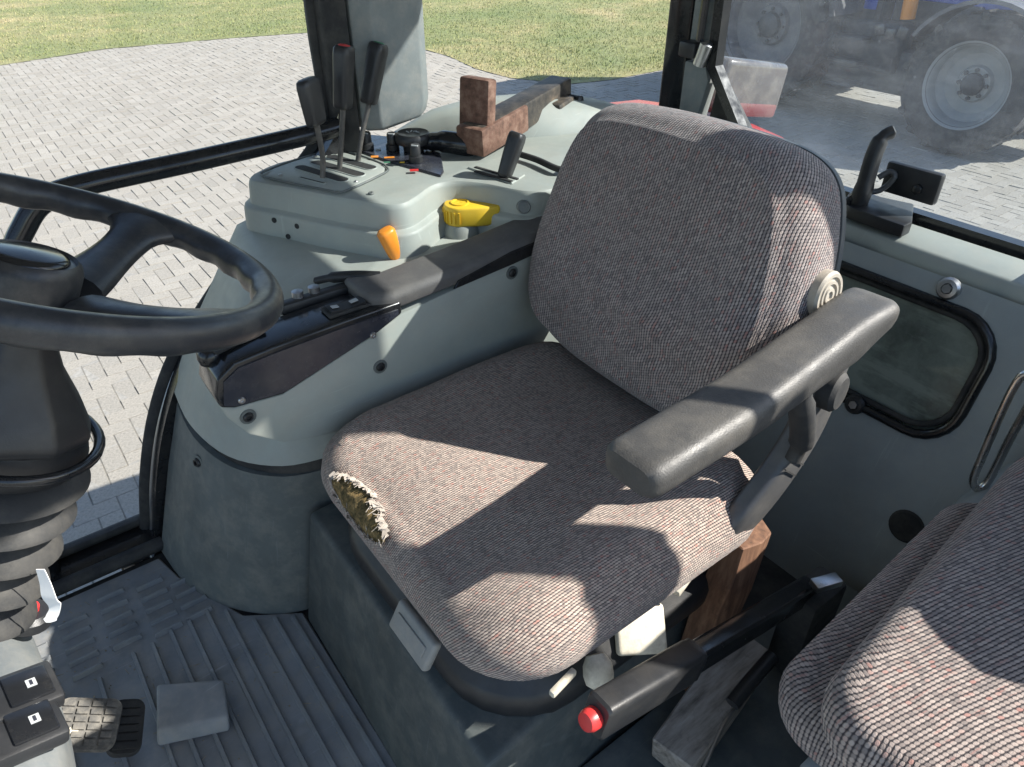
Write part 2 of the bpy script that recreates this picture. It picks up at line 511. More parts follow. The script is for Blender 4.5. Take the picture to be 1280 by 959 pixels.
    def build(self, name, mat, parent=None, smooth=40, loc=None, recalc=True):
        if recalc:
            bmesh.ops.recalc_face_normals(self.bm, faces=self.bm.faces)
        me = bpy.data.meshes.new(name)
        self.bm.to_mesh(me)
        self.bm.free()
        if smooth is not None:
            me.polygons.foreach_set("use_smooth", [True] * len(me.polygons))
            me.set_sharp_from_angle(angle=R(smooth))
        me.materials.append(M[mat] if isinstance(mat, str) else mat)
        o = bpy.data.objects.new(name, me)
        col.objects.link(o)
        if parent is not None:
            base = Vector(BASE.get(parent.name, (0, 0, 0)))
            me.transform(Matrix.Translation(-base))
            o.parent = parent
            BASE[o.name] = base
        elif loc is not None:
            me.transform(Matrix.Translation(-Vector(loc)))
            o.location = loc
            BASE[o.name] = tuple(loc)
        return o

def thing(name, label, cat, loc=(0, 0, 0), group=None):
    o = bpy.data.objects.new(name, None)
    o.empty_display_size = 0.05
    col.objects.link(o)
    o.location = loc
    BASE[o.name] = tuple(loc)
    return tag(o, label, cat, group)

def tag(o, label, cat=None, group=None, kind=None):
    if label: o["label"] = label
    if cat: o["category"] = cat
    if group: o["group"] = group
    if kind: o["kind"] = kind
    return o

def spline(pts, n=8, closed=False):
    P = [Vector(p) for p in pts]
    m = len(P)
    out = []
    for i in range(m if closed else m - 1):
        if closed:
            p0, p1, p2, p3 = P[i - 1], P[i], P[(i + 1) % m], P[(i + 2) % m]
        else:
            p0, p1, p2, p3 = P[max(i - 1, 0)], P[i], P[i + 1], P[min(i + 2, m - 1)]
        for k in range(n):
            t = k / n
            out.append(0.5 * ((2 * p1) + (-p0 + p2) * t + (2 * p0 - 5 * p1 + 4 * p2 - p3) * t * t + (-p0 + 3 * p1 - 3 * p2 + p3) * t ** 3))
    if not closed:
        out.append(P[-1].copy())
    return out

def rrect(w, h, r, n=6, side=6):
    """Rounded rectangle outline, counter-clockwise, with points along the sides."""
    out = []
    cs = [(w / 2 - r, h / 2 - r, 0), (-w / 2 + r, h / 2 - r, 90), (-w / 2 + r, -h / 2 + r, 180), (w / 2 - r, -h / 2 + r, 270)]
    for k, (cx, cy, a) in enumerate(cs):
        arc = [(cx + r * math.cos(R(a + 90 * i / n)), cy + r * math.sin(R(a + 90 * i / n))) for i in range(n + 1)]
        out += arc
        nx = cs[(k + 1) % 4]
        e = (nx[0] + r * math.cos(R(nx[2])), nx[1] + r * math.sin(R(nx[2])))
        for i in range(1, side):
            t = i / side
            out.append((arc[-1][0] * (1 - t) + e[0] * t, arc[-1][1] * (1 - t) + e[1] * t))
    return out

def offset2(poly, d):
    """Moves a smooth counter-clockwise outline outwards by d."""
    n = len(poly)
    out = []
    for i in range(n):
        a, b = poly[i - 1], poly[(i + 1) % n]
        t = Vector((b[0] - a[0], b[1] - a[1])).normalized()
        out.append((poly[i][0] + t.y * d, poly[i][1] - t.x * d))
    return out

def pad(outline, edge, fn, scales=(0.93, 0.85, 0.74, 0.6, 0.45, 0.3, 0.15, 0.04), mtx=Matrix(), seed=0):
    """Upholstered pad. outline: plan (x, y); edge: (outset, z) from the underside up to the rim; fn(x, y, s): height inside the rim."""
    rings, flat = [], []
    for d, z in edge:
        o = offset2(outline, d)
        rings.append([Vector((p[0], p[1], z)) for p in o])
    last = offset2(outline, edge[-1][0])
    cx = sum(p[0] for p in last) / len(last)
    cy = sum(p[1] for p in last) / len(last)
    for s in scales:
        rings.append([Vector((cx + (p[0] - cx) * s, cy + (p[1] - cy) * s, fn(cx + (p[0] - cx) * s, cy + (p[1] - cy) * s, s))) for p in last])
    uvs = []
    m = len(rings)
    n = len(last)
    acc = [[0] * n for _ in range(m)]
    for i in range(n):
        L = (rings[-1][i].xy - Vector((cx, cy))).length
        for j in range(m - 1, -1, -1):
            if j < m - 1:
                L += (rings[j][i] - rings[j + 1][i]).length
            dr = Vector((last[i][0] - cx, last[i][1] - cy)).normalized()
            acc[j][i] = (dr.x * L, dr.y * L)
    b = MB()
    b.rings([[mtx @ p for p in r] for r in rings], True, True, uvs=acc)
    return b

def copy_part(o, parent, mtx=None, name=None):
    c = o.copy()
    col.objects.link(c)
    c.parent = parent
    if mtx is not None:
        c.matrix_local = mtx
    return c

def screw(parent, p, axis, r=0.009, mat='black', name='bolt', washer=None):
    b = MB()
    b.lathe([(r, 0), (r, r * 0.45), (r * 0.8, r * 0.7), (r * 0.5, r * 0.72), (r * 0.45, r * 0.3), (0.0, r * 0.3)], p, axis, 14)
    o = b.build(name, mat, parent, 35)
    if washer:
        w = MB()
        w.lathe([(r * 1.6, -0.0005), (r * 1.6, r * 0.2), (r * 1.05, r * 0.25)], p, axis, 18, True, False)
        w.build('washer', washer, o, 35)
    return o

# ------------------------------------------------------------------ the yard: paving and lawn
LAWN_EDGE = [(-60, 15.6), (-20, 15.4), (-6, 15.2), (0.9, 15.2), (2.6, 15.6), (4.6, 15.4), (6.34, 15.05), (6.9, 13.4), (7.18, 12.15), (7.2, 11.4),
             (7.0, 10.2), (7.05, 9.4), (7.5, 8.6), (8.2, 8.4), (9.6, 8.4), (14, 8.8), (30, 10), (60, 12)]
def edge_y(x):
    """y of the lawn's near edge, as seen along the yard (the first crossing)."""
    for a, b in zip(LAWN_EDGE, LAWN_EDGE[1:]):
        lo, hi = min(a[0], b[0]), max(a[0], b[0])
        if lo <= x <= hi and hi > lo:
            t = (x - a[0]) / (b[0] - a[0])
            y = a[1] + (b[1] - a[1]) * t
            return y
    return 15
def on_lawn(x, y):
    """point in the region beyond the edge polyline"""
    poly = LAWN_EDGE + [(60, 200), (-60, 200)]
    c = False
    for i in range(len(poly)):
        x1, y1 = poly[i]; x2, y2 = poly[i - 1]
        if (y1 > y) != (y2 > y) and x < (x2 - x1) * (y - y1) / (y2 - y1) + x1:
            c = not c
    return c

b = MB()
b.quad((-400, -400, GROUND - 0.0045), (400, -400, GROUND - 0.0045), (400, 400, GROUND - 0.0045), (-400, 400, GROUND - 0.0045))
ground = b.build('ground', 'yard', None, None)
tag(ground, None, None, None, 'structure')

PW, PL, GAP = 0.105, 0.21, 0.003
def paver_box(bm_list, cx, cy, rng, turned):
    hx, hy = (PL / 2, PW / 2) if turned else (PW / 2, PL / 2)
    x0, x1 = cx - hx + GAP / 2, cx + hx - GAP / 2
    y0, y1 = cy - hy + GAP / 2, cy + hy - GAP / 2
    z = GROUND + rng.uniform(-0.003, 0.003)
    tx, ty = rng.uniform(-0.0025, 0.0025), rng.uniform(-0.0025, 0.0025)
    c = 0.0024
    V_, F_ = bm_list
    k = len(V_)
    zz = lambda sx, sy: z + tx * sx + ty * sy
    V_ += [(x0, y0, z - 0.02), (x1, y0, z - 0.02), (x1, y1, z - 0.02), (x0, y1, z - 0.02),
           (x0 + c, y0 + c, zz(-1, -1)), (x1 - c, y0 + c, zz(1, -1)), (x1 - c, y1 - c, zz(1, 1)), (x0 + c, y1 - c, zz(-1, 1))]
    F_ += [(k + 4, k + 5, k + 6, k + 7), (k, k + 1, k + 5, k + 4), (k + 1, k + 2, k + 6, k + 5), (k + 2, k + 3, k + 7, k + 6), (k + 3, k, k + 4, k + 7)]

rng = random.Random(3)
# one paver shared by the single blocks
V_, F_ = [], []
paver_box((V_, F_), 0, 0, random.Random(1), False)
V_ = [(x, y, z - GROUND) for x, y, z in V_]
pm = bpy.data.meshes.new('paver')
pm.from_pydata(V_, [], F_)
pm.materials.append(M['paver'])
V_, F_ = [], []
cands = []
for ix in range(-16, 119):                 # herringbone bond on a grid of half blocks
    for iy in range(16, 151):
        d = (ix - iy) % 4
        if d == 0:
            x, y, tn = (ix + 1.0) * PW, (iy + 0.5) * PW, True
        elif d == 3:
            x, y, tn = (ix + 0.5) * PW, (iy + 1.0) * PW, False
        else:
            continue
        if y > 15.8 or on_lawn(x, y) or (y < 2.0 + 0.25 * max(0, x) and x < 4):
            continue
        cands.append((x, y, tn))
near = sorted([c for c in cands if -0.55 + 0.02 * c[1] < c[0] < 0.16 + 0.19 * (c[1] - 2.5) and c[1] > 2.3], key=lambda c: c[1])[:290]
nearset = set(near)
for (x, y, tn) in cands:
    if (x, y, tn) not in nearset:
        paver_box((V_, F_), x, y, rng, tn)
for x, y, tn in near:
    o = bpy.data.objects.new('paver', pm)
    o.location = (x, y, GROUND + rng.uniform(-0.002, 0.002))
    o.rotation_euler = (rng.uniform(-0.012, 0.012), rng.uniform(-0.018, 0.018), rng.uniform(-0.008, 0.008) + (math.pi / 2 if tn else 0))
    col.objects.link(o)
    o.parent = ground
me = bpy.data.meshes.new('far_pavers')
me.from_pydata(V_, [], F_)
me.materials.append(M['paver'])
far = bpy.data.objects.new('far_pavers', me)
col.objects.link(far)
far.parent = ground
far["kind"] = 'stuff'

b = MB()
P = LAWN_EDGE
top = [(x, y + noise.noise(Vector((x * 2, y * 2, 0))) * 0.12, GROUND + 0.006) for x, y in P]
vs = [b.bm.verts.new(p) for p in top]
ends = [b.bm.verts.new(p) for p in ((400, 60, GROUND + 0.006), (400, 400, GROUND + 0.006), (-400, 400, GROUND + 0.006), (-400, 20, GROUND + 0.006))]
b.bm.faces.new(vs + ends)
bmesh.ops.triangulate(b.bm, faces=b.bm.faces[:])
lawn = b.build('lawn', 'lawn', None, None)
tag(lawn, None, None, None, 'structure')

V_, F_ = [], []
rng = random.Random(5)
def blade(x, y, h, w):
    a = rng.uniform(0, math.pi)
    dx, dy = math.cos(a) * w, math.sin(a) * w
    lx, ly = rng.uniform(-0.6, 0.6) * h, rng.uniform(-0.6, 0.6) * h
    k = len(V_)
    V_.extend([(x - dx, y - dy, GROUND + 0.01), (x + dx, y + dy, GROUND + 0.01), (x + lx, y + ly, GROUND + 0.012 + h)])
    F_.append((k, k + 1, k + 2))
cnt = 0
while cnt < 125000:
    x = rng.uniform(-9, 30)
    y = rng.uniform(8, 42)
    if not on_lawn(x, y - 0.05 + rng.uniform(-0.12, 0.05)):
        continue
    if rng.random() > min(1, (13 / (x * x + y * y) ** 0.5) ** 2.0):
        continue
    blade(x, y, rng.uniform(0.014, 0.042), rng.uniform(0.005, 0.010))
    cnt += 1
me = bpy.data.meshes.new('grass')
me.from_pydata(V_, [], F_)
me.materials.append(M['blade'])
gr = bpy.data.objects.new('grass', me)
col.objects.link(gr)
tag(gr, 'short green and straw dry grass growing on the lawn', 'grass', None, 'stuff')

# ------------------------------------------------------------------ parked tractors seen through the rear glass
def wheel_parts(root, c, r, w, rim_r, rim_mat, side, lugs=22):
    """Tractor wheel with its axle along X; side = which way the dished rim faces."""
    c = Vector(c)
    wh = MB()
    hw = w / 2
    prof = [(rim_r * 0.98, -hw * 0.75), (rim_r * 1.12, -hw * 0.95), (r * 0.86, -hw), (r * 0.955, -hw * 0.86), (r * 0.965, 0), (r * 0.955, hw * 0.86), (r * 0.86, hw), (rim_r * 1.12, hw * 0.95), (rim_r * 0.98, hw * 0.75)]
    wh.lathe(prof, c, (1, 0, 0), 48, False, False)
    t = wh.build('tyre', 'tyre', root, 50)
    lg = MB()
    for k in range(lugs):
        for s in (-1, 1):
            a = 2 * math.pi * (k + (0.5 if s > 0 else 0)) / lugs
            a2 = a + 0.16
            def pt(rad, an, x):
                return c + Vector((x, math.cos(an) * rad, math.sin(an) * rad))
            d = 0.045 / r
            lg.rings([[pt(r * 0.93, a - d, 0.02 * s), pt(r * 0.93, a + d, 0.02 * s), pt(r * 1.0, a + d * 0.7, 0.02 * s), pt(r * 1.0, a - d * 0.7, 0.02 * s)],
                      [pt(r * 0.90, a2 - d, hw * s), pt(r * 0.90, a2 + d, hw * s), pt(r * 0.985, a2 + d * 0.7, hw * 1.01 * s), pt(r * 0.985, a2 - d * 0.7, hw * 1.01 * s)]])
    lg.build('tread_lugs', 'tyre', t, 30)
    s = side
    rm = MB()
    rm.lathe([(rim_r * 1.05, s * hw * 0.86), (rim_r * 1.0, s * hw * 0.80), (rim_r * 0.93, s * hw * 0.55), (rim_r * 0.90, s * hw * 0.2), (rim_r * 0.80, s * hw * 0.1), (rim_r * 0.72, -s * hw * 0.02),
              (rim_r * 0.45, -s * hw * 0.1), (rim_r * 0.40, s * hw * 0.08), (rim_r * 0.2, s * hw * 0.1), (0, s * hw * 0.1)], c, (1, 0, 0), 48, False, True)
    ro = rm.build('rim', rim_mat, root, 30)
    hb = MB()
    hb.lathe([(rim_r * 0.28, s * hw * 0.05), (rim_r * 0.26, s * hw * 0.3), (rim_r * 0.16, s * hw * 0.42), (0, s * hw * 0.44)], c, (1, 0, 0), 20, False, True)
    hb.build('hub', 'chassis', ro, 30)
    for k in range(8):
        a = 2 * math.pi * k / 8
        nb = MB()
        p = c + Vector((s * hw * 0.08, math.cos(a) * rim_r * 0.34, math.sin(a) * rim_r * 0.34))
        nb.lathe([(0.022, 0), (0.022, 0.03 ), (0, 0.03)], p, (s, 0, 0), 6)
        nb.build('wheel_nut', 'chassis', ro, 20)

pt_ = thing('parked_tractor', 'dark parked tractor with blue bonnet behind the dusty rear glass', 'tractor', (9.0, 4.6, GROUND))
wheel_parts(pt_, (8.84, 3.53, GROUND + 0.71), 0.71, 0.46, 0.42, 'rimw', -1, 18)
wheel_parts(pt_, (10.6, 3.53, GROUND + 0.71), 0.71, 0.46, 0.42, 'rimw', 1, 18)
wheel_parts(pt_, (8.95, 6.25, GROUND + 0.95), 0.95, 0.54, 0.56, 'rimg', -1)
wheel_parts(pt_, (10.6, 6.25, GROUND + 0.95), 0.95, 0.54, 0.56, 'rimg', 1)
b = MB()
b.box((9.8, 4.6, GROUND + 0.80), (0.62, 4.2, 0.55))
b.box((9.8, 6.25, GROUND + 0.95), (1.4, 0.3, 0.3))
b.box((9.8, 3.53, GROUND + 0.71), (1.4, 0.22, 0.22))
b.bevel(0.04)
b.build('chassis', 'chassis', pt_, 35)
b = MB()
hood = [(4.95, 1.05), (4.95, 1.85), (4.2, 1.82), (3.2, 1.72), (2.65, 1.60), (2.5, 1.40), (2.5, 0.90), (3.0, 0.95)]
b.prism_x([(y, z + GROUND) for y, z in hood], 9.40, 10.2).bevel(0.08, 3)
hd = b.build('bonnet', 'blue', pt_, 40)
b = MB(); b.prism_x([(2.65, GROUND + 0.95), (2.48, GROUND + 0.95), (2.48, GROUND + 1.35), (2.6, GROUND + 1.5)], 9.5, 10.1).build('grille', 'chassis', hd, 30)
b = MB(); b.box((9.385, 4.4, GROUND + 1.15), (0.05, 1.0, 0.42)).bevel(0.02); b.build('engine_side', 'chassis', pt_, 35)
b = MB(); b.box((9.85, 4.9, GROUND + 0.60), (1.3, 1.3, 0.5)).bevel(0.06, 2); b.build('belly_shade_box', 'chassis', pt_, 35)  # bulk added to block the sunlight passing under the tractor
b = MB(); b.box((9.28, 5.0, GROUND + 0.85), (0.30, 0.85, 0.55)).bevel(0.06, 3); b.build('fuel_tank', 'chassis', pt_, 35)
for k in range(3):
    b = MB(); b.box((9.05, 5.15, GROUND + 0.42 + 0.26 * k), (0.26, 0.40, 0.04)).bevel(0.01); b.build('step', 'chassis', pt_, 30)
for cy, r0, r1, x0, x1, zc, a0, a1, m_ in ((6.25, 1.02, 1.08, 8.62, 9.4, 0.95, 15, 170, 'chassis'), (6.25, 1.02, 1.08, 10.2, 10.95, 0.95, 15, 170, 'chassis'), (3.53, 0.78, 0.82, 8.62, 9.08, 0.71, 30, 160, 'rimg'), (3.53, 0.78, 0.82, 10.4, 10.85, 0.71, 30, 160, 'rimg')):
    b = MB()
    arc = [(cy + r1 * math.cos(R(a)), GROUND + zc + r1 * math.sin(R(a))) for a in range(a0, a1, 8)]
    arc2 = [(cy + r0 * math.cos(R(a)), GROUND + zc + r0 * math.sin(R(a))) for a in range(a0, a1, 8)][::-1]
    b.prism_x(arc + arc2, x0, x1); b.build('mudguard', m_, pt_, 30)
for k in range(3):
    b = MB()
    b.box((9.10, 4.86 - 0.14 * k, GROUND + 1.02 + 0.03 * (k - 1) ** 2), (0.04, 0.125, 0.13), Matrix.Rotation(0.25 * (k - 1), 3, 'X')).bevel(0.02)
    b.build('lamp', 'lens', pt_, 35)
b = MB(); b.box((9.30, 5.12, GROUND + 1.32), (0.16, 0.22, 0.24)).bevel(0.04, 2); b.build('blue_tank', 'blue', pt_, 40)
b = MB(); b.lathe([(0.08, 0), (0.08, 0.26), (0.05, 0.32), (0.0, 0.33)], (9.2, 4.62, GROUND + 1.18), (0, 0.1, 1), 16); b.build('reservoir', 'orange', pt_, 40)
for (x, y) in ((9.25, 5.0), (10.35, 5.0), (9.2, 6.9), (10.4, 6.9), (9.22, 6.0), (10.38, 6.0)):
    b = MB(); b.beam((x, y, GROUND + 1.1), (x, y, GROUND + 2.75), 0.08, 0.08, (1, 0, 0)).bevel(0.015); b.build('cab_post', 'chassis', pt_, 30)
b = MB(); b.box((9.8, 5.95, GROUND + 2.83), (1.5, 2.2, 0.2)).bevel(0.06, 3); b.build('cab_roof', 'blue', pt_, 40)
b = MB(); b.box((9.8, 5.9, GROUND + 1.30), (1.15, 1.9, 0.75)).bevel(0.05, 2); b.build('cab_body', 'chassis', pt_, 40)
for x in (9.21, 10.39):
    b = MB(); b.box((x, 5.95, GROUND + 2.2), (0.012, 1.8, 1.0)); b.build('cab_glass', 'glass_dark', pt_, 40)
b = MB(); b.box((9.35, 4.75, GROUND + 2.0), (0.1, 0.1, 1.1)).bevel(0.03); b.build('exhaust', 'chassis', pt_, 40)

# ------------------------------------------------------------------ the cab: floor, pillars, glass, roof, rear wall, fender
cab = thing('tractor_cab', 'grey and black tractor cab with glass sides around the worn driver seat', 'tractor cab', (0.4, 0.7, 0))
b = MB(); b.box((0.2, 0.68, -0.03), (2.2, 1.5, 0.056)).bevel(0.004, 1); b.build('floor_panel', 'black_matt', cab, 30)
# right door sill: rubber seal, step plate and lip
b = MB(); b.beam((-1.0, 1.47, 0.018), (0.09, 1.47, 0.018), 0.085, 0.03).bevel(0.006); b.build('sill', 'black_gloss', cab, 30)
b = MB(); b.tube([(-1.0, 1.515, 0.045), (0.04, 1.515, 0.045)], 0.014, 10); b.build('sill_seal', 'black_matt', cab, 40)
b = MB(); b.tube([(-1.0, 1.43, 0.024), (0.05, 1.43, 0.024)], 0.017, 10); b.build('sill_seal', 'black_matt', cab, 40)
# rear edge of the right door opening
edge = [(-0.049, 1.500, -0.047), (0.003, 1.500, -0.045), (0.033, 1.500, 0.024), (0.070, 1.500, 0.159), (0.123, 1.500, 0.299), (0.191, 1.510, 0.413), (0.269, 1.520, 0.497), (0.384, 1.530, 0.605), (0.527, 1.550, 0.731), (0.655, 1.56, 0.86), (0.665, 1.56, 1.1), (0.68, 1.52, 1.7)]
sp = spline(edge, 5)
b = MB(); b.tube(sp, 0.017, 10, up=(0, 1, 0.01)); b.build('door_seal', 'black_matt', cab, 40)
b = MB(); b.tube([p + Vector((0.026, -0.035, 0.0)) for p in sp], 0.021, 8, up=(0, 1, 0.01), prof=[(-1, -1), (1, -1), (1, 1.4), (-1, 1.4)]); b.build('door_frame', 'black_gloss', cab, 40)
b = MB(); b.tube([p + Vector((0.004, -0.02, 0.0)) for p in sp[:46]], 0.0035, 8, up=(0, 1, 0.01)); b.build('edge_strip', 'steel', cab, 40)
# right middle pillar with its grey trim shell
b = MB(); b.prism_z([(0.662, 1.51), (0.70, 1.47), (0.70, 1.585), (0.662, 1.585)], 0.80, 1.78).bevel(0.01); b.build('pillar', 'black_matt', cab, 30)
b = MB()
rgs = []
for z, ix_ in ((0.845, 0.035), (0.852, 0.012), (0.88, 0.0), (1.2, 0.0), (1.78, 0.0)):
    dz = 0
    base = [(0.705, 1.475), (0.735, 1.445), (0.85, 1.455), (0.885, 1.49), (0.885, 1.57), (0.705, 1.57)]
    cx_, cy_ = 0.795, 1.52
    q = []
    for (x, y) in base:
        q.append((cx_ + (x - cx_) * (1 - ix_ * 6), cy_ + (y - cy_) * (1 - ix_ * 6), z + (0.0 if z > 1 else (x - 0.705) * 0.09)))
    rgs.append(q)
b.rings(rgs); b.bevel(0.008, 2, 30); b.build('pillar_trim', 'pillar', cab, 40)
# right rear pillar
b = MB(); b.prism_z([(1.50, 1.275), (1.56, 1.275), (1.56, 1.38), (1.50, 1.35)], 0.66, 1.78).bevel(0.008); b.build('pillar', 'black_gloss', cab, 30)
b = MB(); b.prism_z([(1.49, 1.215), (1.53, 1.20), (1.56, 1.272), (1.50, 1.272)], 0.955, 1.78).bevel(0.006); b.build('pillar_trim', 'pillar', cab, 30)
b = MB(); b.prism_x([(1.27, 0.66), (1.27, 0.935), (1.205, 0.935), (1.19, 0.90), (1.235, 0.66)], 1.49, 1.53).bevel(0.006); b.build('gusset', 'pillar', cab, 30)
b = MB(); b.box((1.485, 1.245, 0.965), (0.05, 0.05, 0.035)).bevel(0.006); s_ = b.build('striker', 'black', cab, 30)
b = MB(); b.lathe([(0.016, -0.02), (0.016, 0.03), (0.01, 0.034)], (1.475, 1.205, 0.955), (0, -0.3, 1), 12); b.build('striker_pin', 'steel', s_, 40)
b = MB(); b.tube([(1.478, 1.222, 0.985), (1.478, 1.218, 1.25), (1.478, 1.215, 1.6)], 0.009, 8); b.build('gas_strut', 'black_gloss', cab, 40)
b = MB(); b.prism_x([(1.21, 0.66), (1.176, 0.915), (0.98, 0.72), (0.98, 0.66)], 1.515, 1.535).bevel(0.003); b.build('corner_panel', 'black_matt', cab, 30)
# left pillars (outside the picture, they shade the cab)
for (x, y, w) in ((0.62, -0.13, 0.09), (-1.02, -0.08, 0.07), (-1.02, 1.47, 0.07)):
    b = MB(); b.box((x, y, 0.87), (w, 0.07, 1.8)).bevel(0.012); b.build('pillar', 'black_matt', cab, 30)
b = MB(); b.prism_z([(1.50, 0.065), (1.50, 0.17), (1.56, 0.20), (1.56, 0.095)], 0.0, 1.78).bevel(0.006); b.build('pillar', 'black_gloss', cab, 30)
b = MB(); b.prism_z([(-1.1, -0.18), (0.7, -0.20), (1.52, 0.02), (1.64, 0.10), (1.64, 1.36), (1.5, 1.45), (0.7, 1.62), (-1.1, 1.58)], 1.78, 1.93).bevel(0.04, 3); b.build('roof', 'roof', cab, 40)

# glass
def pane(name, pts, mat, thick, parent):
    """Flat or folded pane given as rows of points, with real thickness."""
    b = MB()
    rows = pts
    n = Vector(thick)
    A = [[b.bm.verts.new(p) for p in r] for r in rows]
    for j in range(len(rows) - 1):
        for i in range(len(rows[0]) - 1):
            b.bm.faces.new((A[j][i], A[j][i + 1], A[j + 1][i + 1], A[j + 1][i]))
    return b.build(name, mat, parent, 60)
pane('window_pane', [[(-1.0, 1.505, 0.05), (0.05, 1.505, 0.05)], [(-1.0, 1.535, 0.35), (0.17, 1.535, 0.35)], [(-1.0, 1.555, 0.6), (0.34, 1.555, 0.6)], [(-1.0, 1.565, 0.85), (0.655, 1.565, 0.85)], [(-1.0, 1.53, 1.75), (0.68, 1.53, 1.75)]], 'glass', (0, 0.004, 0), cab)
pane('window_pane', [[(0.88, 1.56, 0.84), (1.53, 1.372, 0.70)], [(0.88, 1.54, 1.76), (1.53, 1.36, 1.76)]], 'glass', (0, 0.004, 0), cab)
# the rear window: chamfered lower corners, rubber edge
RX = 1.50
outl = [(1.20, 1.74), (1.185, 0.935), (1.02, 0.735), (0.36, 0.735), (0.20, 0.93), (0.19, 1.74)]
b = MB()
b.bm.faces.new([b.bm.verts.new((RX + 0.02, y, z)) for y, z in outl])
b.build('rear_pane', 'glass_dusty', cab, 60)
b = MB(); b.tube([(RX, y, z) for y, z in outl], 0.014, 8, True, prof=[(-1, -1), (1, -1), (1, 1), (-1, 1)], up=(1, 0, 0.001)); b.build('rear_seal', 'black_gloss', cab, 30)

# rear wall below the window: ledge, sloping panel, lower window
wall_pt = lambda y, z: (1.17 + 0.27 * z, y, z)
b = MB()
ledge = [(1.375, 0.695), (1.385, 0.722), (1.47, 0.735), (1.478, 0.66), (1.40, 0.62)]
b.prism_y(ledge, -0.05, 1.10).bevel(0.008, 2); b.build('rear_ledge', 'trim', cab, 40)
b = MB()
y0w, y1w, z0w, z1w = 0.345, 1.00, 0.415, 0.655
R_ = 0.075
win = [(y1w - R_ + R_ * math.cos(R(a)), z1w - R_ + R_ * math.sin(R(a))) for a in range(0, 91, 15)] + \
      [(y0w + R_ - R_ * math.sin(R(a)), z1w - R_ + R_ * math.cos(R(a))) for a in range(0, 91, 15)] + \
      [(y0w + R_ - R_ * math.cos(R(a)), z0w + R_ - R_ * math.sin(R(a))) for a in range(0, 91, 15)] + \
      [(y1w - R_ + R_ * math.sin(R(a)), z0w + R_ - R_ * math.cos(R(a))) for a in range(0, 91, 15)]
outer = []
cyw, czw = (y0w + y1w) / 2, (z0w + z1w) / 2
for (y, z) in win:
    dy, dz = y - cyw, z - czw
    # project outwards to the panel's border
    ky = ((1.30 if dy > 0 else -0.10) - cyw) / dy if abs(dy) > 1e-6 else 1e9
    kz = ((0.70 if dz > 0 else -0.02) - czw) / dz if abs(dz) > 1e-6 else 1e9
    k = min(ky, kz)
    outer.append((cyw + dy * k, czw + dz * k))
# keep the panel's own corners
cor = [(1.30, 0.70), (-0.10, 0.70), (-0.10, -0.02), (1.30, -0.02)]
for c_ in cor:
    i = min(range(len(outer)), key=lambda q: (outer[q][0] - c_[0]) ** 2 + (outer[q][1] - c_[1]) ** 2)
    outer[i] = c_
A = [b.bm.verts.new(wall_pt(*p)) for p in win]
B_ = [b.bm.verts.new(wall_pt(*p)) for p in outer]
C_ = [b.bm.verts.new(Vector(wall_pt(*p)) + Vector((0.03, 0, -0.008))) for p in win]
n = len(A)
for i in range(n):
    j = (i + 1) % n
    b.bm.faces.new((A[i], A[j], B_[j], B_[i]))
    b.bm.faces.new((A[i], C_[i], C_[j], A[j]))
rw = b.build('rear_wall', 'trim_side', cab, 40)
b = MB(); b.tube([Vector(wall_pt(*p)) + Vector((-0.001, 0, 0)) for p in win], 0.0095, 8, True, up=(1, 0, -0.27)); fr_ = b.build('window_seal', 'black_gloss', rw, 50)
b = MB(); b.tube([Vector(wall_pt(cyw + (p[0] - cyw) * 0.955, czw + (p[1] - czw) * 0.885)) + Vector((0.006, 0, 0)) for p in win], 0.0065, 8, True, up=(1, 0, -0.27)); b.build('window_seal', 'black_matt', rw, 50)
b = MB(); b.bm.faces.new([b.bm.verts.new(Vector(wall_pt(*p)) + Vector((0.016, 0, 0))) for p in win]); b.build('lower_pane', 'glass_dark', rw, 60)
ax = Vector((-1, 0, 0.27)).normalized()
for px_, bm2 in (((1.352, 0.462, 0.685), 'steel'), ((1.278, 0.524, 0.417), 'black')):
    o = MB(); o.lathe([(0.021, -0.003), (0.021, 0.004), (0.017, 0.009), (0.010, 0.010), (0.009, 0.005), (0, 0.005)], px_, ax, 18); q = o.build('window_bolt', bm2, rw, 35)
    o = MB(); o.lathe([(0.011, 0.004), (0.009, 0.012), (0, 0.012)], px_, ax, 6); o.build('bolt_head', 'steel', q, 35)
b = MB(); b.lathe([(0.034, -0.004), (0.034, 0.002), (0.030, 0.005), (0.0, 0.0055)], wall_pt(0.335, 0.245), ax, 24); b.build('grommet', 'black_matt', rw, 35)
# dark machinery glimpsed behind the lower pane
b = MB()
b.prism_y([(1.30, 0.0), (1.392, 0.600), (1.395, 0.640), (1.44, 0.668), (1.60, 0.68), (1.60, 0.0)], -0.04, 1.24); b.build('rear_housing', 'chassis', cab, 30)

# unseen block added outside the left rear corner to shade the cushion
b = MB(); b.box((1.475, -0.285, 1.40), (0.10, 0.22, 0.20), Euler((0.1, 0.2, 0.5)).to_matrix()).bevel(0.04, 3); blk = b.build('shade_block', 'black', cab, 40)
b = MB(); b.beam((1.45, -0.27, 1.49), (1.38, -0.02, 1.80), 0.03, 0.03).bevel(0.005); b.build('shade_block_bracket', 'black', blk, 40)
# left wheel arch, mirror of the right one
b = MB()
rg = []
for x, zt, y in ((0.86, 0.70, -0.145), (0.91, 0.83, -0.130), (1.0, 0.88, -0.10), (1.15, 0.884, -0.06), (1.3, 0.865, -0.02), (1.42, 0.83, 0.015), (1.49, 0.79, 0.04)):
    rg.append([(x, y, 0.0), (x, y, zt - 0.012), (x, y + 0.015, zt), (x, y + 0.06, zt - 0.006), (x, y + 0.08, zt - 0.03), (x, y + 0.085, 0.0)])
b.rings(rg); b.build('left_arch', 'trim', cab, 50)
